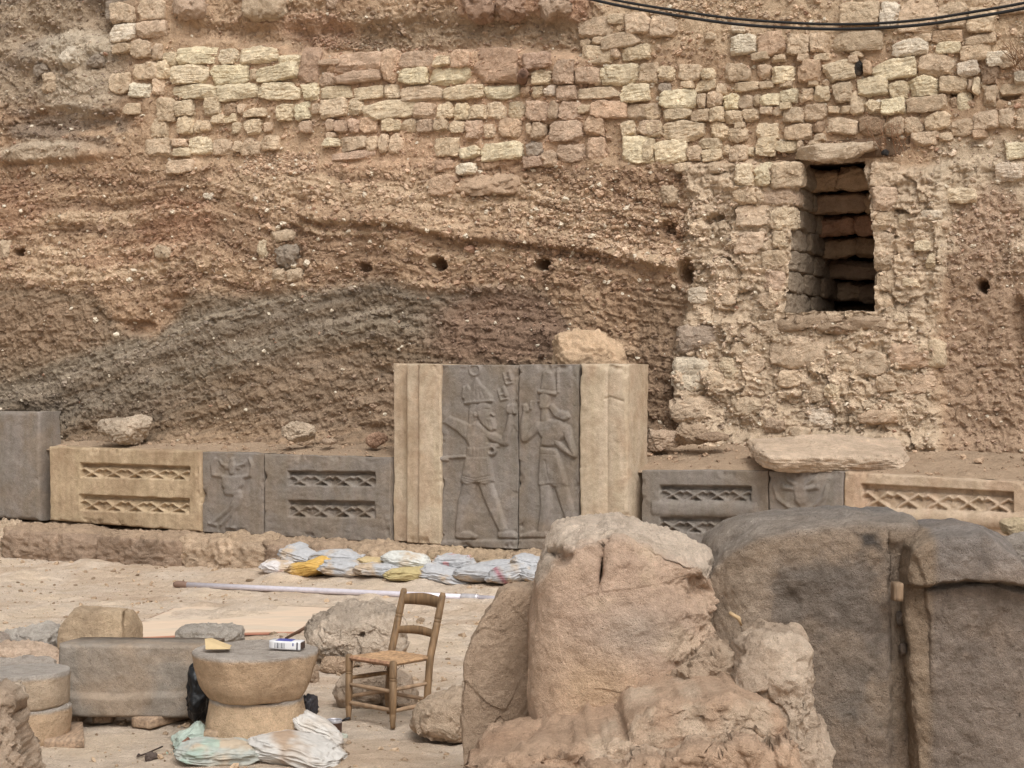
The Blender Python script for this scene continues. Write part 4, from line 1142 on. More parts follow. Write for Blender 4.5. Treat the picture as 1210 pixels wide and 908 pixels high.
# rough plinth under the row: one course of blocks
PL = thing("plinth", "rough course of brown stone blocks carrying the carved slabs", "plinth", hit(300, 640, FO, FN, .3))
bl_ = [(-90, -20, 612, 655, 't'), (-22, 24, 617, 652, 'w'), (22, 134, 622, 670, 'b'), (133, 236, 629, 670, 'b'), (235, 330, 632, 672, 't'), (329, 420, 638, 676, 'b'), (419, 520, 643, 682, 't'), (519, 610, 649, 692, 'y'), (609, 700, 652, 700, 't'), (699, 800, 657, 706, 't'), (799, 920, 662, 712, 'b'), (919, 1060, 668, 722, 't'), (1059, 1230, 676, 735, 't')]
for k, (x0, x1, y0, y1, tn) in enumerate(bl_):
    a, b = hit(x0, y0, FO, FN, .15), hit(x1, y0, FO, FN, .15)
    L = np.linalg.norm((b - a)[:2]); zt = (a[2] + b[2]) / 2 + .0
    V, Fq = rock((0, 0, 0), (L * 1.06, .85, zt + .2), 40 + k, n=44, p=7, planes=6, amp=.08, freq=3.6, cut=(.88, .99), fine=.04, fac=.04)
    ctr = (a + b) / 2
    V = V @ rotm(0, 0, -FA).T + np.array([ctr[0], ctr[1], 0]) - FN * .08 + np.array([0, 0, (zt - .2) / 2])
    c = lin(dict(t=(194, 164, 132), w=(206, 180, 150), b=(166, 138, 112), y=(200, 170, 132))[tn])
    cc = c * (1 + .35 * fbm(V * 3, 4, 90 + k))[:, None]
    cc = np.where((V[:, 2] > zt - .05)[:, None], cc * .5 + lin((186, 156, 122)) * .5, cc)
    put("plinth_block", V, Fq, M_BIG, PL, cols=cc)

# stones lying on the terrace
def laid(name, label, x0, x1, y0, y1, Y, tone, seed, depth=None, p=3, group="stones on the terrace", z0=None, planes=8, rot=(0, 0, 0), mat=None, cat="stone", amp=.08, cut=(.66, .95), n=44, fine=.03, bed=0.0, fac=.06):
    m = Y / F
    w, h = (x1 - x0) * m, (y1 - y0) * m
    d = depth or w * .7
    V, Fq = rock((0, 0, 0), (w * 1.06, d, h * 1.08), seed, n=n, p=p, planes=planes, amp=amp, cut=cut, fine=fine, rot=rot, bed=bed, fac=fac)
    V = V * np.array([w / np.ptp(V[:, 0]), 1, h / np.ptp(V[:, 2])])
    V = V - np.array([(V[:, 0].max() + V[:, 0].min()) / 2, 0, (V[:, 2].max() + V[:, 2].min()) / 2])
    V = V + at((x0 + x1) / 2, (y0 + y1) / 2, Y)
    base = lin(tone)
    nn = fbm(V * 3.0, 4, seed + 5)
    cc = base * (1 + .25 * nn)[:, None]
    return tag(put(name, V, Fq, mat or M_BIG, cols=cc), label, cat, group)
def Yb(px, k): # distance of the terrace at fraction k between slabs and bank
    a = hit(px, 540, FO, FN, -.1); b = hit(px, 520, CO, CN, 0.15)
    return (a + (b - a) * k)[1]
laid("boulder", "rounded grey boulder on the terrace behind the yellowish slab", 115, 181, 489, 528, Yb(150, .45), (190, 168, 142), 201, p=2.4, amp=.10, fac=.02)
laid("boulder", "small pale angular stone on the terrace left of the tall pillars", 332, 374, 497, 524, Yb(350, .45), (194, 170, 142), 202, p=2.6, planes=10)
laid("boulder", "orange and white broken block peeping over the tall carved slabs", 652, 742, 387, 475, Yb(690, .55), (214, 178, 138), 2303, fac=.03, p=2.4, planes=14, cut=(.6, .9), depth=.6)
laid("flat_slab", "long flat tan slab lying on the terrace on the right", 886, 1072, 514, 557, Yb(980, .35), (212, 184, 154), 204, depth=1.1, p=7, planes=10, amp=.12, cut=(.78, .97), bed=.03, rot=(.33, 0, .05))
for i, a in enumerate([(796, 838, 500, 527, (196, 166, 134), "flat broken stone at the foot of the bank right of the tall pillars"), (760, 806, 507, 534, (200, 170, 140), "smooth tan slab fragment touching the right tall pillar"), (820, 862, 510, 524, (166, 138, 110), "small tilted shard stone at the bank foot beside the flat broken one"), (380, 398, 518, 526, (176, 148, 120), "little pale pebble on the terrace right of the angular stone"), (432, 460, 510, 530, (182, 142, 112), "reddish stone tucked behind the left tall pillar")]):
    laid("terrace_stone", a[5], a[0], a[1], a[2], a[3], Yb(a[0], .45), a[4], 210 + i, p=3, planes=10, cut=(.6, .95))
# ------------------------------------------------------------------ foreground stones
def mixc(a, b, t): return a + (b - a) * np.clip(t, 0, 1)[:, None]
def tan_col(seed, a=(178, 144, 108), b=(156, 124, 94), c=(200, 168, 132)):
    def f(px, py, V, N):
        n = fbm(V * 1.8 + seed, 4, seed); n2 = fbm(V * 5 + seed, 4, seed + 1)
        o = np.tile(lin(a), (len(V), 1))
        o = mixc(o, lin(b), sstep(-.05, .4, n)); o = mixc(o, lin(c), sstep(.1, .5, -n2) * .8)
        return o
    return f
YB = 8.0
# front low block
V, Fs, C = outline_rock([(556, 915), (575, 897), (612, 888), (650, 882), (700, 873), (742, 866), (746, 848), (762, 838), (800, 827), (845, 819), (880, 822), (905, 836), (922, 850), (930, 880), (936, 915), (944, 1170), (548, 1170)],
    7.0, 1.0, 301, fac=.02, ffreq=5, ridge=.035, front=.2, p=9, amp=.03, lump=.015, lfreq=4, tilt=(0, .02),
    feat=lambda px, py: -.42 * sstep(9, -6, py - np.interp(px, [556, 740, 750, 800, 870, 920, 940], [915, 886, 886, 872, 866, 868, 872]) + 5 * np.sin(px * .11)) + .03 * fbm(np.stack([px * .05, py * .05, 0 * px], -1), 4, 3),
    colour=tan_col(31, (206, 168, 134), (190, 150, 116), (224, 194, 162)))
tag(put("low_block", V, Fs, M_BIG, cols=C), "low crumbly tan block across the bottom edge in front of the boulder", "stone block", "foreground stones")
# leaning plate on the left
V, Fs, C = outline_rock([(566, 740), (582, 714), (590, 697), (601, 692), (622, 694), (640, 690), (644, 760), (650, 900), (655, 1000), (546, 1000), (549, 900), (547, 830), (550, 775)],
    8.75, .26, 302, front=.07, p=7, fac=.012, amp=.008, lump=.012, tilt=(.25, 0), colour=tan_col(32, (190, 160, 130), (178, 148, 118), (200, 170, 140)))
tag(put("leaning_plate", V, Fs, M_BIG, cols=C), "thin upright brown stone plate left of the big cracked boulder", "stone slab", "foreground stones")
# cracked boulder
def f_bould(px, py):
    yl = np.interp(px, [626, 660, 690, 703, 716, 760, 800, 836], [700, 652, 640, 640, 632, 640, 655, 676])
    d = -.55 * np.clip((yl - py) / 40, 0, 1.2)
    d += -.30 * np.exp(-(((px - 659) / 11) ** 2 + ((py - 652) / 9) ** 2) ** 1.3)
    cx = np.interp(py, [636, 650, 670, 690], [713, 709, 706, 702])
    d += -.16 * np.exp(-((px - cx) / np.interp(py, [636, 655, 690], [2.5, 4.2, 1.2])) ** 2) * sstep(636, 644, py) * (1 - sstep(684, 692, py))
    cx2 = np.interp(py, [617, 640], [732, 712])
    d += -.03 * np.exp(-((px - cx2) / 1.6) ** 2) * (py < 642)
    d += -.16 * sstep(0, 14, py - np.interp(px, [636, 648, 664, 680, 690], [842, 838, 836, 840, 870])) * (1 - sstep(676, 684, px))
    d += -.10 * sstep(770, 840, px) * sstep(660, 700, py)
    d += .012 * fbm(np.stack([px * .02 + py * .012, py * .03, 0 * px], -1), 3, 8)
    return d
def r_bould(px, py):
    return .45 + 2.8 * sstep(775, 830, px + 12 * np.sin(py * .05)) * sstep(640, 690, py) + .9 * (1 - sstep(640, 670, py)) + .8 * sstep(840, 870, py)
def c_bould(px, py, V, N):
    o = tan_col(33, (212, 177, 146), (200, 166, 138), (222, 190, 156))(px, py, V, N)
    o = mixc(o, lin((212, 172, 126)), np.exp(-(((px - 700) / 60) ** 2 + ((py - 800) / 40) ** 2)) * .6)
    o = mixc(o, lin((188, 168, 148)), np.exp(-(((px - 745) / 50) ** 2 + ((py - 735) / 30) ** 2)) * .7)
    yl = np.interp(px, [626, 660, 690, 703, 716, 760, 800, 836], [700, 652, 640, 640, 632, 640, 655, 676])
    o = mixc(o, lin((222, 200, 176)), sstep(4, -10, py - yl + 6 * fbm(V * 9, 3, 4)) * .8)  # slanting top painted paler: light from above put into the colour
    return o
V, Fs, C = outline_rock([(627, 745), (633, 690), (636, 672), (642, 655), (650, 638), (660, 624), (680, 620), (718, 616), (750, 621), (790, 632), (815, 642), (833, 651), (842, 680), (838, 720), (842, 760), (832, 800), (815, 840), (820, 900), (822, 1010), (640, 1010), (630, 900), (626, 820)],
    8.35, .95, 303, front=.36, p=4.2, nth=560, nt=230, amp=.022, lump=.03, feat=f_bould, fac=.008, ridge=.022, ffreq=2.2, rough=r_bould, colour=c_bould)
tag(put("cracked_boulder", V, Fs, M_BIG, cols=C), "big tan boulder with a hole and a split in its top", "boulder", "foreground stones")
def greyed(f, k=.96, b=1.02):
    def g(px, py, V, N):
        o = f(px, py, V, N); m_ = o.mean(1, keepdims=True)
        return (m_ + (o - m_) * k) * b
    return g
# dark basalt block
def f_dark(px, py):
    yl = np.interp(px, [826, 850, 890, 940, 1000, 1060, 1078], [690, 655, 632, 622, 618, 618, 624])
    d = -.5 * np.clip((yl - py) / 16, 0, 1.0) * .6
    cx = np.interp(py, [615, 640, 700, 780, 830], [1040, 1039, 1040, 1042, 1038])
    d += -.03 * np.exp(-((px - cx) / 1.4) ** 2) * sstep(618, 632, py) * (1 - sstep(760, 800, py))
    d += -.05 * sstep(1036, 1044, px) * sstep(630, 650, py)
    d += -.03 * np.exp(-(((px - 925) / 14) ** 2 + ((py - 705) / 16) ** 2))
    d += .02 * np.exp(-(((px - 1025) / 12) ** 2 + ((py - 862) / 8) ** 2))
    d += -.12 * (1 - sstep(828, 880, px))
    return d
def c_dark(px, py, V, N):
    n = fbm(V * 1.6 + 3, 4, 51); n2 = fbm(V * 4 + 3, 5, 52)
    o = np.tile(lin((154, 133, 112)), (len(V), 1))
    o = mixc(o, lin((128, 116, 104)), sstep(-.1, .35, n))
    o = mixc(o, lin((180, 152, 122)), sstep(.0, .4, -n2) * .6)
    o = mixc(o, lin((182, 156, 128)), (1 - sstep(850, 960, px + 30 * n2)) * .7)
    o = mixc(o, lin((112, 104, 98)), sstep(0, .3, n2 + .5 * np.exp(-(((px - 985) / 70) ** 2 + ((py - 690) / 60) ** 2)) - .25) * .45)
    patch = sstep(.0, .22, .5 - np.maximum(np.abs(px - 1016 - .3 * (py - 634)) / 56, np.abs(py - 634) / 42) + .5 * n2)
    o = mixc(o, lin((74, 71, 70)), patch * .85)
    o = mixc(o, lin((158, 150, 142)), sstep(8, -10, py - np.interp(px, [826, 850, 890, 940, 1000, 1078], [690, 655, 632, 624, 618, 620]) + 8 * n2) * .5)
    o = mixc(o, lin((172, 146, 118)), sstep(1042, 1052, px) * sstep(640, 700, py) * .7)
    o = mixc(o, lin((174, 146, 120)), sstep(830, 880, py) * sstep(960, 985, px) * .5)
    return o
V, Fs, C = outline_rock([(826, 720), (832, 660), (842, 638), (862, 621), (892, 611), (930, 606), (990, 603), (1050, 604), (1070, 607), (1078, 618), (1070, 636), (1065, 656), (1065, 700), (1067, 760), (1071, 850), (1075, 908), (1080, 1045), (826, 1045), (824, 900)],
    8.3, .75, 304, front=.2, p=9, nth=560, nt=220, amp=.016, lump=.014, feat=f_dark, colour=greyed(c_dark), fac=.003)
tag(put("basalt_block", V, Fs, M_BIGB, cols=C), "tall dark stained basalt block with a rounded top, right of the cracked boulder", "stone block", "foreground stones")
# carved basalt beast, broken
def f_beast(px, py):
    yg = np.interp(px, [1080, 1095, 1130, 1170, 1200, 1230], [690, 688, 683, 684, 690, 696])
    d = .10 * (1 - sstep(-5, 2, py - yg)) - .035 * np.exp(-((py - yg - 2) / 3.0) ** 2) * (px > 1084)
    d -= .30 * np.clip((np.interp(px, [1063, 1085, 1115, 1150, 1190, 1215, 1300], [650, 636, 630, 630, 660, 690, 700]) - py) / 14, 0, 1)
    wdg = (1 - sstep(-2, 2, (px - np.interp(py, [650, 700, 730, 780], [1070, 1088, 1092, 1094])))) * sstep(648, 660, py) * (1 - sstep(740, 850, py))
    d += -.025 * wdg
    d += .015 * fbm(np.stack([px * .03, py * .02, 0 * px], -1), 3, 9)
    return d
def c_beast(px, py, V, N):
    n = fbm(V * 1.6 + 8, 4, 61); n2 = fbm(V * 5 + 3, 5, 62)
    o = np.tile(lin((148, 129, 112)), (len(V), 1))
    o = mixc(o, lin((124, 112, 104)), sstep(-.15, .3, n))
    o = mixc(o, lin((168, 142, 118)), sstep(.0, .4, -n2) * .6)
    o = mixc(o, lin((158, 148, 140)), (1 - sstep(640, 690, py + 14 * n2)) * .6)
    o = mixc(o, lin((152, 142, 130)), np.exp(-((py - np.interp(px, [1080, 1130, 1170, 1230], [694, 688, 689, 700])) / 4) ** 2) * .8)
    o = mixc(o, lin((168, 140, 108)), (1 - sstep(1086, 1100, px)) * .8)
    return o
V, Fs, C = outline_rock([(1066, 720), (1064, 664), (1068, 643), (1085, 627), (1115, 619), (1152, 620), (1174, 632), (1186, 640), (1200, 658), (1214, 676), (1240, 690), (1330, 696), (1330, 1060), (1084, 1060), (1079, 908), (1074, 820), (1070, 760)],
    8.1, .8, 305, front=.12, p=10, nth=560, nt=220, amp=.016, lump=.012, feat=f_beast, colour=greyed(c_beast), fac=.003)
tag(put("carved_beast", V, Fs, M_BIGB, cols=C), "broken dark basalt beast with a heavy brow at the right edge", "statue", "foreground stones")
# crumbling core between the blocks
V, Fs, C = outline_rock([(874, 782), (884, 766), (905, 755), (935, 752), (955, 760), (958, 786), (954, 808), (960, 840), (972, 870), (986, 895), (980, 930), (985, 1040), (880, 1040), (885, 870), (868, 830), (862, 806)],
    7.75, .7, 306, front=.24, p=3.6, amp=.03, lump=.055, lfreq=5, colour=tan_col(36, (202, 174, 146), (184, 156, 128), (220, 194, 166)), fac=.03, ffreq=5)
tag(put("rubble_lump", V, Fs, M_BIG, cols=C), "crumbling pale rubble lump leaning against the dark basalt block", "rubble", "foreground stones")
V, Fs, C = outline_rock([(800, 812), (812, 790), (830, 768), (850, 760), (868, 774), (878, 800), (872, 830), (850, 850), (812, 850), (796, 838)],
    7.95, .5, 307, front=.2, p=2.6, amp=.04, lump=.08, lfreq=6, colour=tan_col(37, (196, 166, 136), (178, 150, 122), (210, 182, 152)), fac=.03, ffreq=5)
tag(put("rubble_lump", V, Fs, M_BIG, cols=C), "small brown rubble lump wedged between boulder and low block", "rubble", "foreground stones")
V, Fs, C = outline_rock([(-60, 850), (-20, 820), (2, 818), (12, 826), (8, 845), (16, 858), (22, 880), (30, 900), (36, 930), (40, 1040), (-60, 1040)],
    8.6, .6, 308, front=.22, p=3, amp=.04, lump=.07, lfreq=6, colour=tan_col(38, (192, 164, 136), (166, 142, 122), (214, 190, 162)), fac=.03, ffreq=5)
tag(put("rubble_lump", V, Fs, M_BIG, cols=C), "jagged rubble lump at the bottom left corner", "rubble", "foreground stones")
# blocks at the right border behind the beast
laid("pale_block", "pale yellow block end behind the beast at the right border", 1184, 1260, 609, 634, 10.2, (214, 188, 146), 321, p=5, planes=5, cut=(.8, .97), group="foreground stones", rot=(0, -.12, 0))
laid("grey_block", "grey block under the pale yellow block end at the right border", 1176, 1270, 628, 672, 9.9, (160, 146, 132), 322, p=5, planes=5, cut=(.8, .97), group="foreground stones")
laid("tan_block", "tan stone under the grey block at the right border", 1196, 1290, 662, 936, 9.6, (178, 146, 114), 323, p=3.5, planes=5, cut=(.8, .97), group="foreground stones")
for i, x in enumerate((1184, 1196)):
    pass
# wooden wedge in the joint
V, Fq = box((0, 0, 0), (.042, .08, .082), (0, .03, 0), .004)
M_WOOD = plain_mat("weathered_wood", (142, 108, 72), rough=.8, grain=.3, scale=7, stretch=(1, 1, 9), bump=.3)
tag(put("wooden_wedge", V + at(1060, 699, 7.96), Fq, plain_mat("wedge_wood", (140, 112, 82), rough=.8, grain=.25, scale=9, stretch=(6, 6, 1), bump=.3)), "small wooden wedge jammed in the joint of the basalt blocks", "wedge")
V, Fs = tube([at(862, 724, 7.97), at(873, 731, 7.95), at(876, 739, 7.97)], [.008, .010, .005], 8)
tag(put("dry_leaf", V * np.array([1, 1, 1]), Fs, plain_mat("dry_leaf_skin", (190, 156, 108), rough=.8)), "curled dry leaf on the face of the dark basalt block", "leaf")
for k, (y0, y1) in enumerate(((722, 740), (760, 776))):
    V, Fq = rock(at(1064 + k * 3, (y0 + y1) / 2, 8.12), (.035, .06, (y1 - y0) * .0039), 700 + k, n=10, amp=.12)
    tag(put("joint_pebble", V, Fq, M_BIG, cols=np.tile(lin((120, 104, 90)), (len(V), 1))), ["dark pebble in the joint below the wooden wedge", "dark pebble lower in the joint of the basalt blocks"][k], "pebble")

# ------------------------------------------------------------------ rocks and cut stones on the court floor
def grock(name, label, x0, x1, y0, y1, tone, seed, yb=None, depth=None, **k):
    Y = gfloor((x0 + x1) / 2, yb or y1)[1]
    dz = k.pop("back", .25)
    k.setdefault("group", "loose rocks on the court floor")
    return laid(name, label, x0, x1, y0, y1, Y + dz, tone, seed, depth=depth, **k)
def gout(name, label, pts, yb, thick, tone, seed, back=.1, front=None, group="loose rocks on the court floor", dark=None, **k):
    P = np.array(pts, float)
    Y = gfloor(P[:, 0].mean(), yb)[1] + back
    k.setdefault("amp", .02); k.setdefault("lump", .04); k.setdefault("p", 3.0); k.setdefault("fac", .03)
    V, Fs, C = outline_rock(pts, Y, thick, seed, front=front or thick * .45, nth=260, nt=110, lfreq=4, pb=3, colour=tan_col(seed, tone, tuple(int(t * .88) for t in tone), tuple(min(255, int(t * 1.08)) for t in tone)), **k)
    return tag(put(name, V, Fs, M_BIG, cols=C), label, "rock", group)
def pits_(px, py):
    return -.09 * (np.exp(-(((px - 389) / 2.4) ** 2 + ((py - 743) / 2.6) ** 2) ** 2) + np.exp(-(((px - 431) / 2.2) ** 2 + ((py - 746) / 3.2) ** 2) ** 2)) - .16 * sstep(14, -12, py - np.interp(px, [360, 400, 460], [742, 726, 722]))
gout("boulder", "pitted grey tan boulder with two small holes behind the wooden chair", [(360, 752), (366, 738), (376, 729), (392, 721), (420, 714), (446, 711), (468, 716), (478, 735), (479, 760), (472, 773), (458, 771), (446, 778), (432, 788), (418, 786), (398, 777), (378, 774), (364, 768)], 787, .5, (202, 180, 156), 401, feat=pits_, lump=.05, amp=.03)
gout("boulder", "brown rock lying on the floor behind the chair legs", [(396, 818), (401, 803), (414, 795), (440, 789), (470, 790), (486, 800), (492, 820), (488, 830), (462, 833), (430, 836), (406, 831)], 835, .4, (192, 166, 140), 402, p=4)
gout("boulder", "smooth rounded brown stone against the leaning plate", [(487, 855), (490, 842), (499, 830), (516, 821), (540, 814), (566, 813), (580, 830), (578, 868), (556, 877), (535, 875), (510, 870), (494, 864)], 877, .5, (200, 172, 142), 403, p=2.6, lump=.02)
grock("worked_stone", "roundish grey worked stone behind the pedestal", 208, 288, 737, 775, (176, 164, 150), 404, yb=790, p=5, planes=3, amp=.05, cut=(.85, .98), mat=M_BIGB)
gout("cut_block", "tan cut block with sloping shoulders behind the grey trough", [(73, 800), (73, 752), (76, 739), (88, 721), (95, 718), (130, 720), (156, 721), (160, 727), (166, 740), (167, 800)], 802, .38, (206, 176, 138), 405, p=9, lump=.012, fac=.006, amp=.008, front=.12, feat=lambda px, py: -.10 * sstep(147, 150, px) - .03 * np.clip(px - 150, 0, 20) / 4)
grock("boulder", "cracked grey rock left of the tan cut block", 4, 80, 734, 795, (184, 172, 158), 406, yb=795, p=2.8, planes=9, amp=.12)
grock("boulder", "low orange tan rock in front of the cracked grey one", -10, 76, 757, 806, (204, 174, 146), 407, yb=812, p=2.8, planes=10, amp=.10)
grock("boulder", "dark rock end at the left border behind the cracked grey rock", -50, 18, 741, 800, (170, 152, 136), 408, yb=800, p=2.8)
grock("flat_stone", "thin grey stone slab edge behind the left drum stack", -40, 66, 777, 830, (172, 158, 144), 409, yb=840, p=7, planes=3, depth=.4, cut=(.8, .97))
grock("boulder", "small tan rock beside the pedestal rim below the pitted boulder", 340, 378, 780, 812, (176, 148, 120), 410, yb=812, p=2.6)
grock("boulder", "reddish rock low under the pitted boulder", 376, 420, 776, 800, (188, 156, 124), 411, yb=800, p=2.6)
# grey basalt trough, its lower border proud
TY = gfloor(150, 866)[1] + .15
m = TY / F
tw, th_ = (243 - 64) * m, (848 - 762) * m
c0 = at((64 + 243) / 2, (762 + 848) / 2, TY)
na, nb_ = 150, 80
A, B = np.meshgrid(np.linspace(0, 1, na), np.linspace(0, 1, nb_))
pxT = 64 + A * 179; pyT = 762 + B * 86
hh = -.035 * (1 - sstep(.64, .74, B + .02 * np.sin(A * 9) + .05 * fbm(np.stack([A * 5, B * 3, 0 * A], -1), 3, 4)))
hh = hh - .10 * (1 - np.sqrt(np.clip(1 - np.clip(1 - np.minimum.reduce([A / .03, (1 - A) / .05, B / .05, (1 - B) / .06]), 0, 1) ** 2, 0, 1))) * .5
P = np.stack([c0[0] + (A - .5) * tw * (1 - .03 * (1 - B)), c0[1] + .10 * A * 0 - hh, c0[2] + (.5 - B) * th_ + 0 * A], -1)
P[..., 2] -= .012 * A
P = P + np.stack([fbm(P * 5, 3, 3) * .006, -fbm(P * 9, 4, 4) * .012, fbm(P * 4, 3, 5) * .008], -1)
loop = np.concatenate([np.arange(na), np.arange(1, nb_) * na + na - 1, (nb_ - 1) * na + np.arange(na - 2, -1, -1), np.arange(nb_ - 2, 0, -1) * na])
V = P.reshape(-1, 3); k0 = len(V); nL = len(loop)
Vb = V[loop] + np.array([.08, .26, -.0]); Vm = V[loop] + np.array([.04, .12, 0]) + np.stack([0 * loop, 0 * loop, fbm(V[loop] * 5 + 3, 3, 8) * .01], -1)
V = np.concatenate([V, Vm, Vb])
Fs = [quads_of_grid(nb_, na)[:, ::-1]]
for r0, r1 in ((loop, np.arange(nL) + k0), (np.arange(nL) + k0, np.arange(nL) + k0 + nL)):
    Fs.append(np.stack([r0, r1, np.roll(r1, -1), np.roll(r0, -1)], -1)[:, ::-1])
ring_ = np.arange(nL) + k0 + nL
ctr_i = len(V); V = np.concatenate([V, V[ring_].mean(0)[None]])
Fs.append(np.stack([ring_, np.full(nL, ctr_i), np.roll(ring_, -1)], -1)[:, ::-1])
M_TROUGH = stone_mat("trough_basalt", (140, 128, 114), var=.18, scale=1.8, bump=.5, pits=.4, grain=.22, hue2=(152, 132, 110))
tag(put("stone_trough", V, Fs, M_TROUGH), "long grey basalt block with a raised lower edge, propped on wooden blocks", "stone block")
def plank(label, x0, x1, y0, y1, L, yaw, Y, seed, name="wooden_block", tone=None):
    m = Y / F
    V, Fq = box((0, 0, 0), ((x1 - x0) * m, L, (y1 - y0) * m), (0, 0, yaw), .006)
    V = V + at((x0 + x1) / 2, (y0 + y1) / 2, Y) + np.array([0, L / 2, 0])
    V = V + np.stack([fbm(V * 14 + j, 3, seed + j) for j in range(3)], -1) * .004
    return tag(put(name, V, Fq, plain_mat("prop_wood", tone or (164, 134, 104), rough=.85, grain=.25, scale=10, stretch=(6, 1, 6), bump=.4)), label, "wooden block", "wooden props under the stones")
Yp = gfloor(120, 856)[1]
plank("small wooden prop under the left end of the grey trough", 81, 94, 846, 856, .35, 0, Yp + .02, 1)
plank("wooden prop second from the left under the grey trough", 107, 130, 845, 855, .35, .05, Yp, 2)
plank("dark wooden prop far under the middle of the grey trough", 161, 178, 846, 855, .3, 0, Yp + .22, 3, tone=(96, 74, 58))
plank("long wooden prop sticking out under the right end of the grey trough", 173, 201, 850, 862, .5, -.5, gfloor(186, 864)[1], 4)
# black plastic behind the pedestal
V, Fq = rock(at(238, 823, 11.25), (.16, .30, .42), 66, n=24, p=3, amp=.16, planes=8)
tag(put("black_plastic", V, Fq, plain_mat("black_plastic_film", (22, 22, 24), rough=.45, bump=.3)), "black plastic sheet stuffed between the trough and the pedestal", "plastic sheet")

def drum(name, label, cx, y_top, y_bot, half_px, Y, prof, tone, seed, tilt=(0, 0), sky_tint_top=(182, 172, 162), lump=.008, amp=.006):
    m = Y / F
    z1 = EYE - (y_top - HY) * m; z0 = EYE - (y_bot - HY) * m
    pr = [(r * half_px * m, z0 + (z1 - z0) * t) for r, t in prof]
    x = (cx - HX) * m
    V, q = lathe((x, Y, 0), pr, seed=seed, lump=lump, amp=amp, rows=90)
    V0 = V - np.array([x, Y, z0])
    V = V0 @ rotm(tilt[0], tilt[1], 0).T + np.array([x, Y, z0])
    n = fbm(V * 4, 4, seed)
    cc = lin(tone) * (1 + .2 * n)[:, None]
    edge = sstep(z1 - .035 + 0.0, z1 - .012, V[:, 2] + .01 * fbm(V * 12, 3, seed + 1))
    cc = mixc(cc, lin(sky_tint_top), edge * .85)  # sky reflection on the drum top, mixed into the colour
    return tag(put(name, V, q, M_BIG, cols=cc), label, "stone drum", "round stone drums")
YD = 10.75
drum("stone_drum", "lower tan drum carrying the wide round pedestal top", 303, 822, 876, 58, YD, [(0, 0), (.86, 0), (.98, .08), (1.02, .24), (.97, .6), (.92, .98), (.91, 1), (0, 1)], (210, 176, 136), 501, lump=.03)
drum("stone_drum", "wide round pedestal top with a carton and card lying on it", 301, 767, 823, 75, YD, [(0, 0), (.68, 0), (.73, .02), (.82, .2), (.90, .42), (.96, .66), (1.0, .92), (1.0, .975), (.99, 1.0), (0, 1.0)], (208, 172, 132), 502, lump=.022, amp=.009)
YL = 11.0
drum("stone_drum", "lower tan drum of the stack at the left border", 36, 832, 880, 48, YL, [(0, 0), (.82, 0), (.94, .12), (1.0, .4), (1.0, .7), (.96, .95), (.9, 1), (0, 1)], (204, 170, 132), 503, lump=.02)
drum("stone_drum", "upper drum of the stack at the left border, its top painted sky grey", 32, 792, 834, 51, YL, [(0, 0), (.90, 0), (.95, .08), (.985, .3), (1, .9), (.985, 1), (0, 1)], (196, 170, 140), 504, tilt=(0, -.015))
YW = gfloor(60, 890)[1]
plank("flat wooden board under the lower drum at the left border", 38, 84, 875, 886, .6, .25, 10.75, 5)
plank("wooden block under the left of the pedestal drum", 240, 300, 864, 880, .12, .05, 10.52, 6, tone=(166, 138, 106))
plank("wooden block under the right of the pedestal drum", 296, 326, 868, 886, .3, -.2, 10.56, 7, tone=(166, 138, 106))

# ------------------------------------------------------------------ plastic sacks
def sack(center, dims, seed, rot=(0, 0, 0), n=44, wr=.12, p=2.7):
    D, Fq = cubesphere(n)
    V = D / (np.abs(D) ** p).sum(1, keepdims=True) ** (1 / p)
    rng = np.random.default_rng(seed)
    off = rng.uniform(-40, 40, 3)
    ax = np.abs(V[:, 0])
    pinch = 1 - .55 * sstep(.55, 1.0, ax)
    V = V * np.stack([np.ones(len(V)), 1 + .12 * sstep(.6, 1, ax), pinch], -1)
    fold = fbm(V * np.array([1.3, 3.2, 3.2]) + off, 4, seed, ridged=True)
    fold2 = fbm(V * np.array([4.0, 4, 4]) + off, 3, seed + 2, ridged=True)
    V = V + D * (fold * wr + fold2 * wr * .4)[:, None]
    V[:, 2] += .42 * fbm(V * 1.1 + off, 2, seed + 4) 
    V = V * np.asarray(dims, float) / 2
    return V @ rotm(*rot).T + np.asarray(center, float), Fq
M_SACK = plain_mat("woven_plastic", (210, 204, 196), rough=.85, grain=.07, scale=30, bump=.25, attr=True, spec=.12)
def putsack(name, V, Fq, tone, label, seed, mark=None, dirt=.9, group="sandbags along the plinth", zlo=None):
    c = np.tile(lin(tone), (len(V), 1))
    n = fbm(V * 6, 4, seed)
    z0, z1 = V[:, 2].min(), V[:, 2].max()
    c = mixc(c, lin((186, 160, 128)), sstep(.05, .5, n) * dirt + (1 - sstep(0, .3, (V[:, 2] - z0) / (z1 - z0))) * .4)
    if mark is not None:
        c = mixc(c, lin(mark[0]), mark[1](V))
    return tag(put(name, V, Fq, M_SACK, cols=c), label, "sandbag", group)
W = (174, 173, 174)
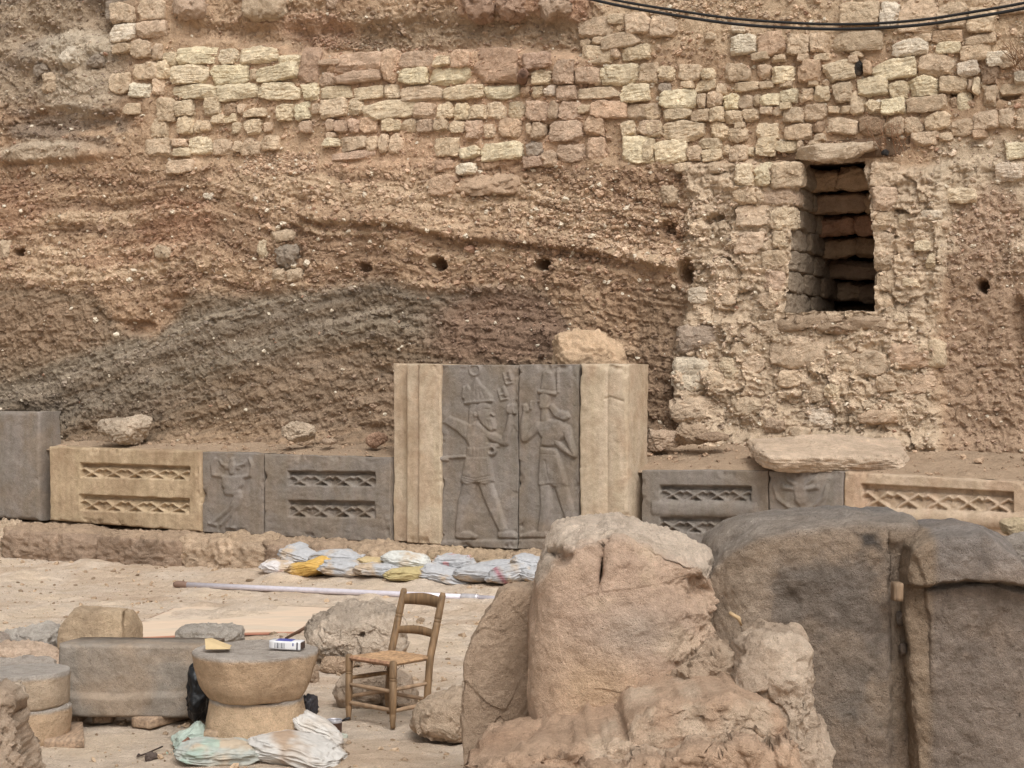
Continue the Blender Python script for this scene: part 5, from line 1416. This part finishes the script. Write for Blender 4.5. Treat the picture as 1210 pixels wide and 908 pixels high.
bags = [
 (337, 383, 646, 668, .10, W, 1, .25, "white sandbag heaped at the left end of the row", None),
 (376, 428, 650, 670, .12, W, 2, -.05, "flattened white sandbag second in the rear row from the left", None),
 (430, 461, 658, 668, .12, (196, 170, 120), 3, .1, "small tan cloth scrap behind the white sandbags", None),
 (460, 507, 652, 674, .10, (200, 198, 190), 4, .1, "greyish white sandbag high in the middle of the row", None),
 (519, 557, 654, 674, .10, W, 5, .05, "white sandbag with reddish flecks right of the middle", ((190, 110, 110), lambda V: sstep(.25, .4, fbm(V * 16, 3, 3)) * .7)),
 (564, 611, 661, 678, .08, W, 6, -.1, "white sandbag in the rear row near the right end", None),
 (612, 645, 656, 671, .10, W, 7, .15, "white sandbag end cut off by the cracked boulder, upper one", None),
 (315, 350, 662, 677, -.14, (204, 196, 192), 8, .1, "low white sandbag with a dark red seam at the far left of the row", ((150, 70, 90), lambda V: sstep(.3, .75, (V[:, 0] - V[:, 0].min()) / np.ptp(V[:, 0])) * (1 - sstep(.2, .5, (V[:, 2] - V[:, 2].min()) / np.ptp(V[:, 2]))))),
 (346, 391, 660, 680, -.18, (204, 160, 62), 9, -.2, "mustard yellow sandbag near the left end", None),
 (384, 430, 661, 681, -.14, W, 10, .05, "white sandbag right of the mustard yellow one", None),
 (426, 472, 665, 682, -.12, W, 11, .0, "long white sandbag left of the olive tan one", None),
 (464, 514, 669, 688, -.20, (184, 164, 108), 12, -.08, "olive tan sandbag lying in front of the white ones", None),
 (504, 552, 669, 690, -.16, W, 13, .2, "white sandbag with a twisted end right of the olive tan one", None),
 (543, 590, 668, 686, -.12, W, 14, -.05, "bulging white sandbag in the front row right of the twisted one", None),
 (583, 628, 666, 688, -.14, W, 15, -.15, "white sandbag with a thin red seam near the cracked boulder", ((160, 84, 96), lambda V: np.exp(-(((V[:, 0] - V[:, 0].min()) / np.ptp(V[:, 0]) - .12 - .3 * (1 - (V[:, 2] - V[:, 2].min()) / np.ptp(V[:, 2]))) / .06) ** 2) * .8)),
 (620, 660, 671, 688, -.10, W, 16, .1, "white sandbag end cut off by the cracked boulder, lower one", None)]
for x0, x1, y0, y1, dv, tone, sd, rr, lab, mk in bags:
    cx_, cy_ = (x0 + x1) / 2, (y0 + y1) / 2
    P = hit(cx_, cy_, FO, FN, .62 - dv)
    m = P[1] / F
    V, Fq = sack((0, 0, 0), ((x1 - x0) * m * 1.32, .40, (y1 - y0) * m * .9), 800 + sd, (rr * .4, rr, -.35))
    ctr = np.array([(V[:, 0].max() + V[:, 0].min()) / 2, 0, (V[:, 2].max() + V[:, 2].min()) / 2])
    putsack("sandbag", V - ctr + P, Fq, tone, lab, sd, mk)
# burst sacks round the pedestal
V, Fq = sack((0, 0, 0), (.50, .34, .135), 901, (0, .05, .15))
putsack("burst_sack", V + at(262, 889, 10.35), Fq, (168, 170, 160), "greenish white sack slumped in front of the pedestal", 901, ((150, 172, 156), lambda V: sstep(.02, .3, fbm(V * 7, 3, 8)) * (V[:, 0] < np.mean(V[:, 0])) * .8), .8, "burst sacks round the pedestal")
V, Fq = sack((0, 0, 0), (.54, .40, .15), 902, (0, .16, -.25))
putsack("burst_sack", V + at(350, 887, 10.4), Fq, (192, 186, 178), "torn white sack spilling earth at the right of the pedestal", 902, ((168, 138, 108), lambda V: sstep(.1, -.15, np.abs((V[:, 0] - np.mean(V[:, 0]) + .05) / .5) + .5 * fbm(V * 5, 3, 9) - .05) * .9), .5, "burst sacks round the pedestal")
V, Fq = sack((0, 0, 0), (.22, .2, .13), 903, (0, -.3, .3))
putsack("burst_sack", V + at(226, 872, 10.75), Fq, (166, 180, 166), "small greenish sack behind the left edge of the pedestal blocks", 903, None, .6, "burst sacks round the pedestal")
V, Fq = sack((0, 0, 0), (.34, .3, .12), 904, (0, .5, .2))
putsack("burst_sack", V + at(375, 862, 10.7), Fq, (200, 194, 186), "white flap of sack rising beside the pedestal drum", 904, None, .3, "burst sacks round the pedestal")
V, Fq = rock((0, 0, 0), (.13, .14, .19), 905, n=22, amp=.2, planes=9)
tag(put("dark_bag", V + at(361, 841, 10.95), Fq, plain_mat("dark_film", (58, 56, 60), rough=.5, bump=.3)), "crumpled dark bag behind the right of the pedestal drum", "bag")
V, Fs = tube([at(354, 833, 10.93), at(358, 827, 10.9), at(364, 830, 10.9), at(367, 838, 10.92)], [.005] * 4, 8)
tag(put("bag_loop", V, Fs, plain_mat("dark_strap", (60, 56, 54), rough=.6)), "thin dark loop standing over the crumpled bag", "strap")
r = np.random.default_rng(44)
n = 420
ang = r.uniform(0, 6.28, n); rad = r.uniform(.2, .52, n)
bx, by = (303 - HX) / F * YD + np.cos(ang) * rad * 1.05, YD - .22 + np.sin(ang) * rad * .55
s = r.uniform(.004, .013, n)
V, Fq = pebbles(np.stack([bx, by, s * .4], -1), s, 8)
pb = put("spilled_crumbs", V, Fq, M_PEBBLE, cols=np.repeat(np.where(r.uniform(0, 1, (n, 1)) < .25, lin((150, 178, 158)), lin((180, 152, 124))) * r.uniform(.7, 1.2, (n, 1)), len(icoV), 0), smooth=False)
kind(pb, "stuff"); tag(pb, "crumbs of earth and green plastic spilled round the pedestal", "crumbs")
V, Fs = tube([at(212, 885, 10.5), at(217, 878, 10.52), at(223, 873, 10.55)], [.011, .013, .012], 10)
tag(put("red_stick", V, Fs, plain_mat("red_brown_wood", (128, 84, 62), rough=.8)), "short reddish stick against the greenish sack", "stick")
# tin cup with stones
tp = gfloor(394, 868); m = tp[1] / F
zb = tp[2] - .0
pr = [(0, .0), (.046, .0), (.048, .01), (.05, .08), (.051, .085), (.047, .086), (.045, .08), (.043, .02), (0, .018)]
TC = thing("tin_cup", "small dark tin can with a pale rim right of the burst sacks", "tin can", (tp[0], tp[1] + .05, zb))
V, q = lathe((tp[0], tp[1] + .05, zb), pr, n=40, rows=60, amp=.0006)
z_ = V[:, 2] - zb
put("can_body", V, q, plain_mat("rusty_tin", (84, 62, 52), rough=.45, metal=.5, attr=True), TC, cols=np.where((z_ > .068)[:, None], lin((206, 202, 206)), lin((92, 66, 54))))
V, Fs = tube([np.array([tp[0] + .05, tp[1] + .05, zb + .075]), np.array([tp[0] + .075, tp[1] + .04, zb + .088]), np.array([tp[0] + .10, tp[1] + .04, zb + .095])], [.006, .009, .008], 8)
put("lid_tab", V, Fs, plain_mat("dark_tin", (40, 36, 36), rough=.5), TC)
for k, (x_, y_, w_) in enumerate(((395, 868, 12), (404, 872, 13))):
    V, Fq = rock(at(x_, y_, tp[1] - .02), (w_ * m, .06, .055), 910 + k, n=14, p=3.5, planes=7)
    tag(put("rubble_chip", V, Fq, M_PEBBLE, cols=np.tile(lin((172, 176, 160)), (len(V), 1))), ["pale greenish stone chip touching the tin can", "pale greenish stone chip right of the one at the can"][k], "stone chip")
# hook and dark stone
P1 = gfloor(162, 896); P2 = gfloor(173, 893); P3 = gfloor(192, 887)
up = np.array([0, 0, .012])
V, Fs = tube([P1 + up + np.array([0, .05, 0]), P1 + up, (P1 + P2) / 2 + up * .8, P2 + up, P3 + up * 2], [.006, .007, .006, .005, .005], 8)
tag(put("bent_rod", V, Fs, plain_mat("rusty_iron", (74, 56, 46), rough=.7)), "short bent rusty rod lying on the floor bottom left", "rod")
V, Fq = rock(gfloor(179, 899) + np.array([0, 0, .02]), (.075, .06, .06), 921, n=14, planes=8)
tag(put("dark_stone", V, Fq, M_PEBBLE, cols=np.tile(lin((92, 78, 70)), (len(V), 1))), "small dark stone beside the bent rusty rod", "stone")

# ------------------------------------------------------------------ carton, card, pole, board
top_z = EYE - (767 - HY) / F * YD
CT = thing("cigarette_carton", "white and blue carton lying on the round pedestal top", "carton", ((340 - HX) / F * YD, YD - .0, top_z))
cc0 = np.array([(340 - HX) / F * YD, YD - .03, top_z + .032])
yaw = -.18
def ctn(name, c, d, tone, bev=.001, rough=.5):
    V, Fq = box(c, d, (0, 0, 0), bev)
    put(name, V @ rotm(0, .03, yaw).T + cc0, Fq, plain_mat("carton_" + name, tone, rough=rough, grain=.03, bump=.02), CT)
L, Wd, Hh = .195, .10, .052
ctn("carton_body", (0, 0, 0), (L, Wd, Hh), (214, 212, 212), .0025)
ctn("blue_band", (-.01, 0, Hh / 2 + .0006), (.10, Wd * .92, .0012), (72, 84, 168))
for k, w_ in enumerate((.004, .002, .006, .003, .002, .005, .003, .002)):
    ctn("barcode_bar", (-.06 + k * .0085, -Wd / 2 - .0006, -.002), (w_, .0012, .032), (70, 70, 80), .0004)
ctn("open_end_shade", (L / 2 + .0008, 0, 0), (.0016, Wd * .88, Hh * .84), (70, 48, 40))  # dark panel painted as the shaded hollow of the open end
ctn("blue_mark", (.052, -Wd / 2 - .0006, .008), (.008, .0012, .018), (60, 70, 140), .0004)
ctn("dark_stripe", (.078, -Wd / 2 - .0006, 0), (.009, .0012, .045), (70, 66, 76), .0004)
# folded card
a0 = np.array([(243 - HX) / F * YD, YD - .04, top_z + .006]); 
pV = np.array([(243, 768, -.08), (273, 767, -.16), (273, 765, .02), (242, 755, .04), (252, 755, .09), (274, 764, .06)], float)
def cp(x, y, d): return at(x, y, YD + d)
q4 = [cp(243, 767.5, -.13), cp(272, 767, -.17), cp(272, 764.5, -.06), cp(242, 755, -.02)]
q5 = [cp(242, 755, -.02), cp(272, 764.5, -.06), cp(274, 763, .0), cp(250, 754, .06)]
pt = Parts()
for Q in (q4, q5):
    Q = np.array(Q); nn = np.cross(Q[1] - Q[0], Q[3] - Q[0]); nn /= np.linalg.norm(nn)
    V = np.concatenate([Q, Q - nn * .003])
    pt.add(V, np.array([[0, 1, 2, 3], [7, 6, 5, 4], [0, 4, 5, 1], [1, 5, 6, 2], [2, 6, 7, 3], [3, 7, 4, 0]]))
V, Fs, C = pt.get()
tag(put("folded_card", V, Fs, plain_mat("brown_card", (206, 176, 122), rough=.8, grain=.04), smooth=False), "folded tan cardboard flap on the pedestal top", "card")
# aluminium pole
p0 = gfloor(206, 694) + np.array([0, 0, .03]); p1 = gfloor(640, 711) + np.array([0, 0, .03])
def pl_(t): return p0 + (p1 - p0) * t
PO = thing("aluminium_pole", "long thin aluminium pole lying across the floor behind the chair", "pole", p0)
M_ALU = plain_mat("dull_aluminium", (214, 206, 214), rough=.42, metal=.25, grain=.05, bump=.02)
V, Fs = tube([pl_(.035), pl_(.3), pl_(.6), pl_(.815)], [.030] * 4, 24); put("tube", V, Fs, M_ALU, PO)
V, Fs = tube([pl_(.80), pl_(.803), pl_(.838), pl_(.842)], [.034, .037, .037, .034], 24); put("coupling", V, Fs, plain_mat("pale_collar", (208, 202, 204), rough=.4, metal=.5), PO)
V, Fs = tube([pl_(.835), pl_(1.0)], [.026] * 2, 24); put("inner_tube", V, Fs, M_ALU, PO)
V, Fs = tube([pl_(0), pl_(.006), pl_(.02), pl_(.036), pl_(.04)], [.026, .036, .040, .036, .033], 24); put("end_cap", V, Fs, plain_mat("brown_rubber", (128, 98, 80), rough=.8, bump=.4), PO)
# plywood board
b0, b1 = gfloor(120, 758), gfloor(352, 752)
b2, b3 = gfloor(395, 720), gfloor(215, 715)
Q = np.array([b0, b1, b2, b3]); Q[:, 2] += .028
na = 60
A, B = np.meshgrid(np.linspace(0, 1, na), np.linspace(0, 1, na))
Pq = Q[0] * ((1 - A) * (1 - B))[..., None] + Q[1] * (A * (1 - B))[..., None] + Q[2] * (A * B)[..., None] + Q[3] * ((1 - A) * B)[..., None]
Vt = Pq.reshape(-1, 3)
Vt[:, 2] = .030 + .012 * np.sin(Vt[:, 0] * 2.1) - .020 * B.ravel() ** 2
loop = np.concatenate([np.arange(na), np.arange(1, na) * na + na - 1, (na - 1) * na + np.arange(na - 2, -1, -1), np.arange(na - 2, 0, -1) * na])
Vb = Vt[loop] - np.array([0, 0, .022])
k0 = len(Vt); ri = np.arange(len(loop)) + k0
V = np.concatenate([Vt, Vb])
Fs = [quads_of_grid(na, na), np.stack([loop, ri, np.roll(ri, -1), np.roll(loop, -1)], -1)]
nz = fbm(V * np.array([1.2, 4, 1]), 4, 12)
cb = mixc(np.tile(lin((218, 190, 160)), (len(V), 1)), lin((208, 186, 160)), sstep(-.1, .4, nz))
cb[k0:] = lin((150, 88, 64)); cb[loop] = lin((170, 120, 90))
tag(put("plywood_board", V, Fs, plain_mat("dusty_plywood", (200, 168, 130), rough=.9, grain=.06, scale=6, stretch=(1, 6, 1), attr=True), cols=cb), "dusty plywood board with a reddish edge lying behind the trough", "board")
V, Fs = tube([gfloor(338, 756) + up, at(350, 748, 14.6), at(364, 740, 14.55)], [.012, .014, .012], 8)
tag(put("brown_stick", V, Fs, plain_mat("dark_stick_wood", (112, 82, 60), rough=.8)), "dark stick leaning on the pitted boulder behind the carton", "stick")
for i, (x, y, w) in enumerate([(40, 741, 26), (42, 790, 8)]):
    pass

# ------------------------------------------------------------------ chair
FL = np.array([-1.070, 11.64, 0.0]); FR = np.array([-.762, 11.35, 0.0])
Rv = (FR - FL); Bv = np.array([.29, .308, 0]) / np.linalg.norm([.29, .308]) * .335
BL = FL + Bv + Rv * .06; BR = FR + Bv - Rv * .06
bk = Bv / np.linalg.norm(Bv); Zv = np.array([0, 0, 1.0])
CH = thing("wooden_chair", "small ladder back wooden chair with a woven rush seat standing on the floor", "chair", (FL + BR) / 2)
M_CHAIR = plain_mat("old_chair_wood", (134, 102, 64), rough=.65, grain=.25, scale=8, stretch=(5, 5, .8), bump=.25)
M_RUNG = plain_mat("pale_rung_wood", (160, 128, 94), rough=.7, grain=.2, scale=8, stretch=(2, 2, 2), bump=.2)
def legprof(h):
    zs = np.array([0, .02, .085, .09, .0925, .1, .30, .303, .306, .315, .318, .321, .33, h - .01, h]) if h < .5 else np.array([0, .02, .085, .09, .0925, .1, .25, .42, .60, .63, .633, .636, .65, .653, .656, .67, h - .02, h])
    rs = np.array([.015, .016, .022, .019, .019, .023, .0245, .021, .0245, .0245, .021, .0245, .0245, .024, .018]) if h < .5 else np.array([.014, .016, .022, .019, .019, .023, .024, .025, .0245, .0245, .021, .0245, .0245, .021, .0245, .0245, .022, .015])
    return zs, rs
for foot, dx in ((FL, .0), (FR, .0)):
    zs, rs = legprof(.43)
    V, Fs = tube([foot + Zv * z + bk * .012 * z for z in zs], rs, 18)
    put("leg", V, Fs, M_CHAIR, CH)
def bpost(foot, z):
    return foot + Zv * z + bk * (.0 * z + np.interp(z, [0, .1, .40, .82], [.0, -.01, .02, .14]))
for foot in (BL, BR):
    zs, rs = legprof(.825)
    zz_ = np.unique(np.concatenate([zs, np.linspace(.1, .8, 12)])); rr_ = np.interp(zz_, zs, rs)
    V, Fs = tube([bpost(foot, z) for z in zz_], rr_, 18)
    put("back_post", V, Fs, M_CHAIR, CH)
def slat(z0, h, arch):
    pt = Parts()
    n = 24; t = np.linspace(-.03, 1.03, n)
    P = np.array([bpost(BL, z0) * (1 - k) + bpost(BR, z0) * k + bk * (.03 * math.sin(math.pi * min(max(k, 0), 1))) for k in t])
    hh = h + arch * np.sin(np.pi * np.clip(t, 0, 1)) * .5
    ring = [(-.5, -.008), (-.5, .008), (0, .010), (.5, .008), (.5, -.008), (0, -.010)]
    V = np.stack([P + Zv * (a * hh[:, None] + arch * .5 * np.sin(np.pi * np.clip(t, 0, 1))[:, None]) + bk * b for a, b in ring], 1).reshape(-1, 3)
    return V, [quads_of_grid(n, 6, True), np.array([[0, 1, 2], [0, 2, 5], [2, 3, 5], [3, 4, 5]]), np.array([[2, 1, 0], [5, 2, 0], [5, 3, 2], [5, 4, 3]]) + (n - 1) * 6]
for z0, h in ((.755, .068), (.555, .045)):
    V, Fs = slat(z0, h, .022); put("back_slat", V, Fs, M_CHAIR, CH)
def rung(a, b, r=.011, mat=M_RUNG):
    t = np.linspace(0, 1, 9)
    V, Fs = tube([a + (b - a) * k for k in t], [r * (1 + .25 * math.sin(math.pi * k)) for k in t], 12)
    put("rung", V, Fs, mat, CH)
rung(FL + Zv * .235, FR + Zv * .235); rung(FL + Zv * .115, FR + Zv * .115, .012)
rung(FL + Zv * .275, bpost(BL, .275), .012, M_CHAIR); rung(FL + Zv * .155, bpost(BL, .155)); rung(FR + Zv * .245, bpost(BR, .245)); rung(FR + Zv * .11, bpost(BR, .11), .012)
rung(bpost(BL, .14), bpost(BR, .14))
# woven rush seat: four triangles of cords running to the middle
n = 110
a = np.linspace(-1, 1, n); A, B = np.meshgrid(a, a)
sf = FL + Zv * .405 + bk * .0; s00, s10 = FL + Zv * .405 - bk * .012, FR + Zv * .405 - bk * .012
s01, s11 = bpost(BL, .405) + bk * .01, bpost(BR, .405) + bk * .01
ta, tb = (A + 1) / 2, (B + 1) / 2
P = s00 * ((1 - ta) * (1 - tb))[..., None] + s10 * (ta * (1 - tb))[..., None] + s01 * ((1 - ta) * tb)[..., None] + s11 * (ta * tb)[..., None]
m_ = np.maximum(np.abs(A), np.abs(B))
cord = np.abs(np.sin(m_ * 26)) ** .6
edge = np.sqrt(np.clip(1 - np.clip((m_ - .88) / .12, 0, 1) ** 2, 0, 1))
top_ = .004 * cord + .018 * edge - .016 * (1 - m_ ** 2) + fbm(P * 30, 3, 2) * .003
Vt = P + Zv * top_[..., None]; Vb = P - Zv * (.018 * edge - .004 * cord + .006 * (1 - m_))[..., None]
V = np.concatenate([Vt.reshape(-1, 3), Vb.reshape(-1, 3)])
q = quads_of_grid(n, n)
cs = lin((182, 140, 94)) * (.75 + .3 * cord.ravel() + .35 * fbm(P.reshape(-1, 3) * 22, 3, 6))[:, None]
front = sstep(-.8, -.95, B.ravel())
cs = mixc(cs, lin((164, 108, 78)), front * .5)
put("seat", V, [q, q[:, ::-1] + n * n], plain_mat("rush_cords", (170, 130, 88), rough=.85, grain=.2, scale=40, attr=True, bump=.3), CH, cols=np.concatenate([cs, cs * .8]))
rs_ = np.random.default_rng(3)
for k in range(12):
    t_ = rs_.uniform(.3, .85); b_ = FL + (FR - FL) * t_ + Bv * rs_.uniform(.1, .6) + Zv * .39
    V, Fs = tube([b_, b_ + np.array([rs_.normal(0, .012), 0, -.015]), b_ + np.array([rs_.normal(0, .03), 0, -.04])], [.003, .003, .001], 5)
    put("frayed_cord", V, Fs, bpy.data.materials.get("dark_cord") or plain_mat("dark_cord", (92, 66, 48), rough=.9), CH)
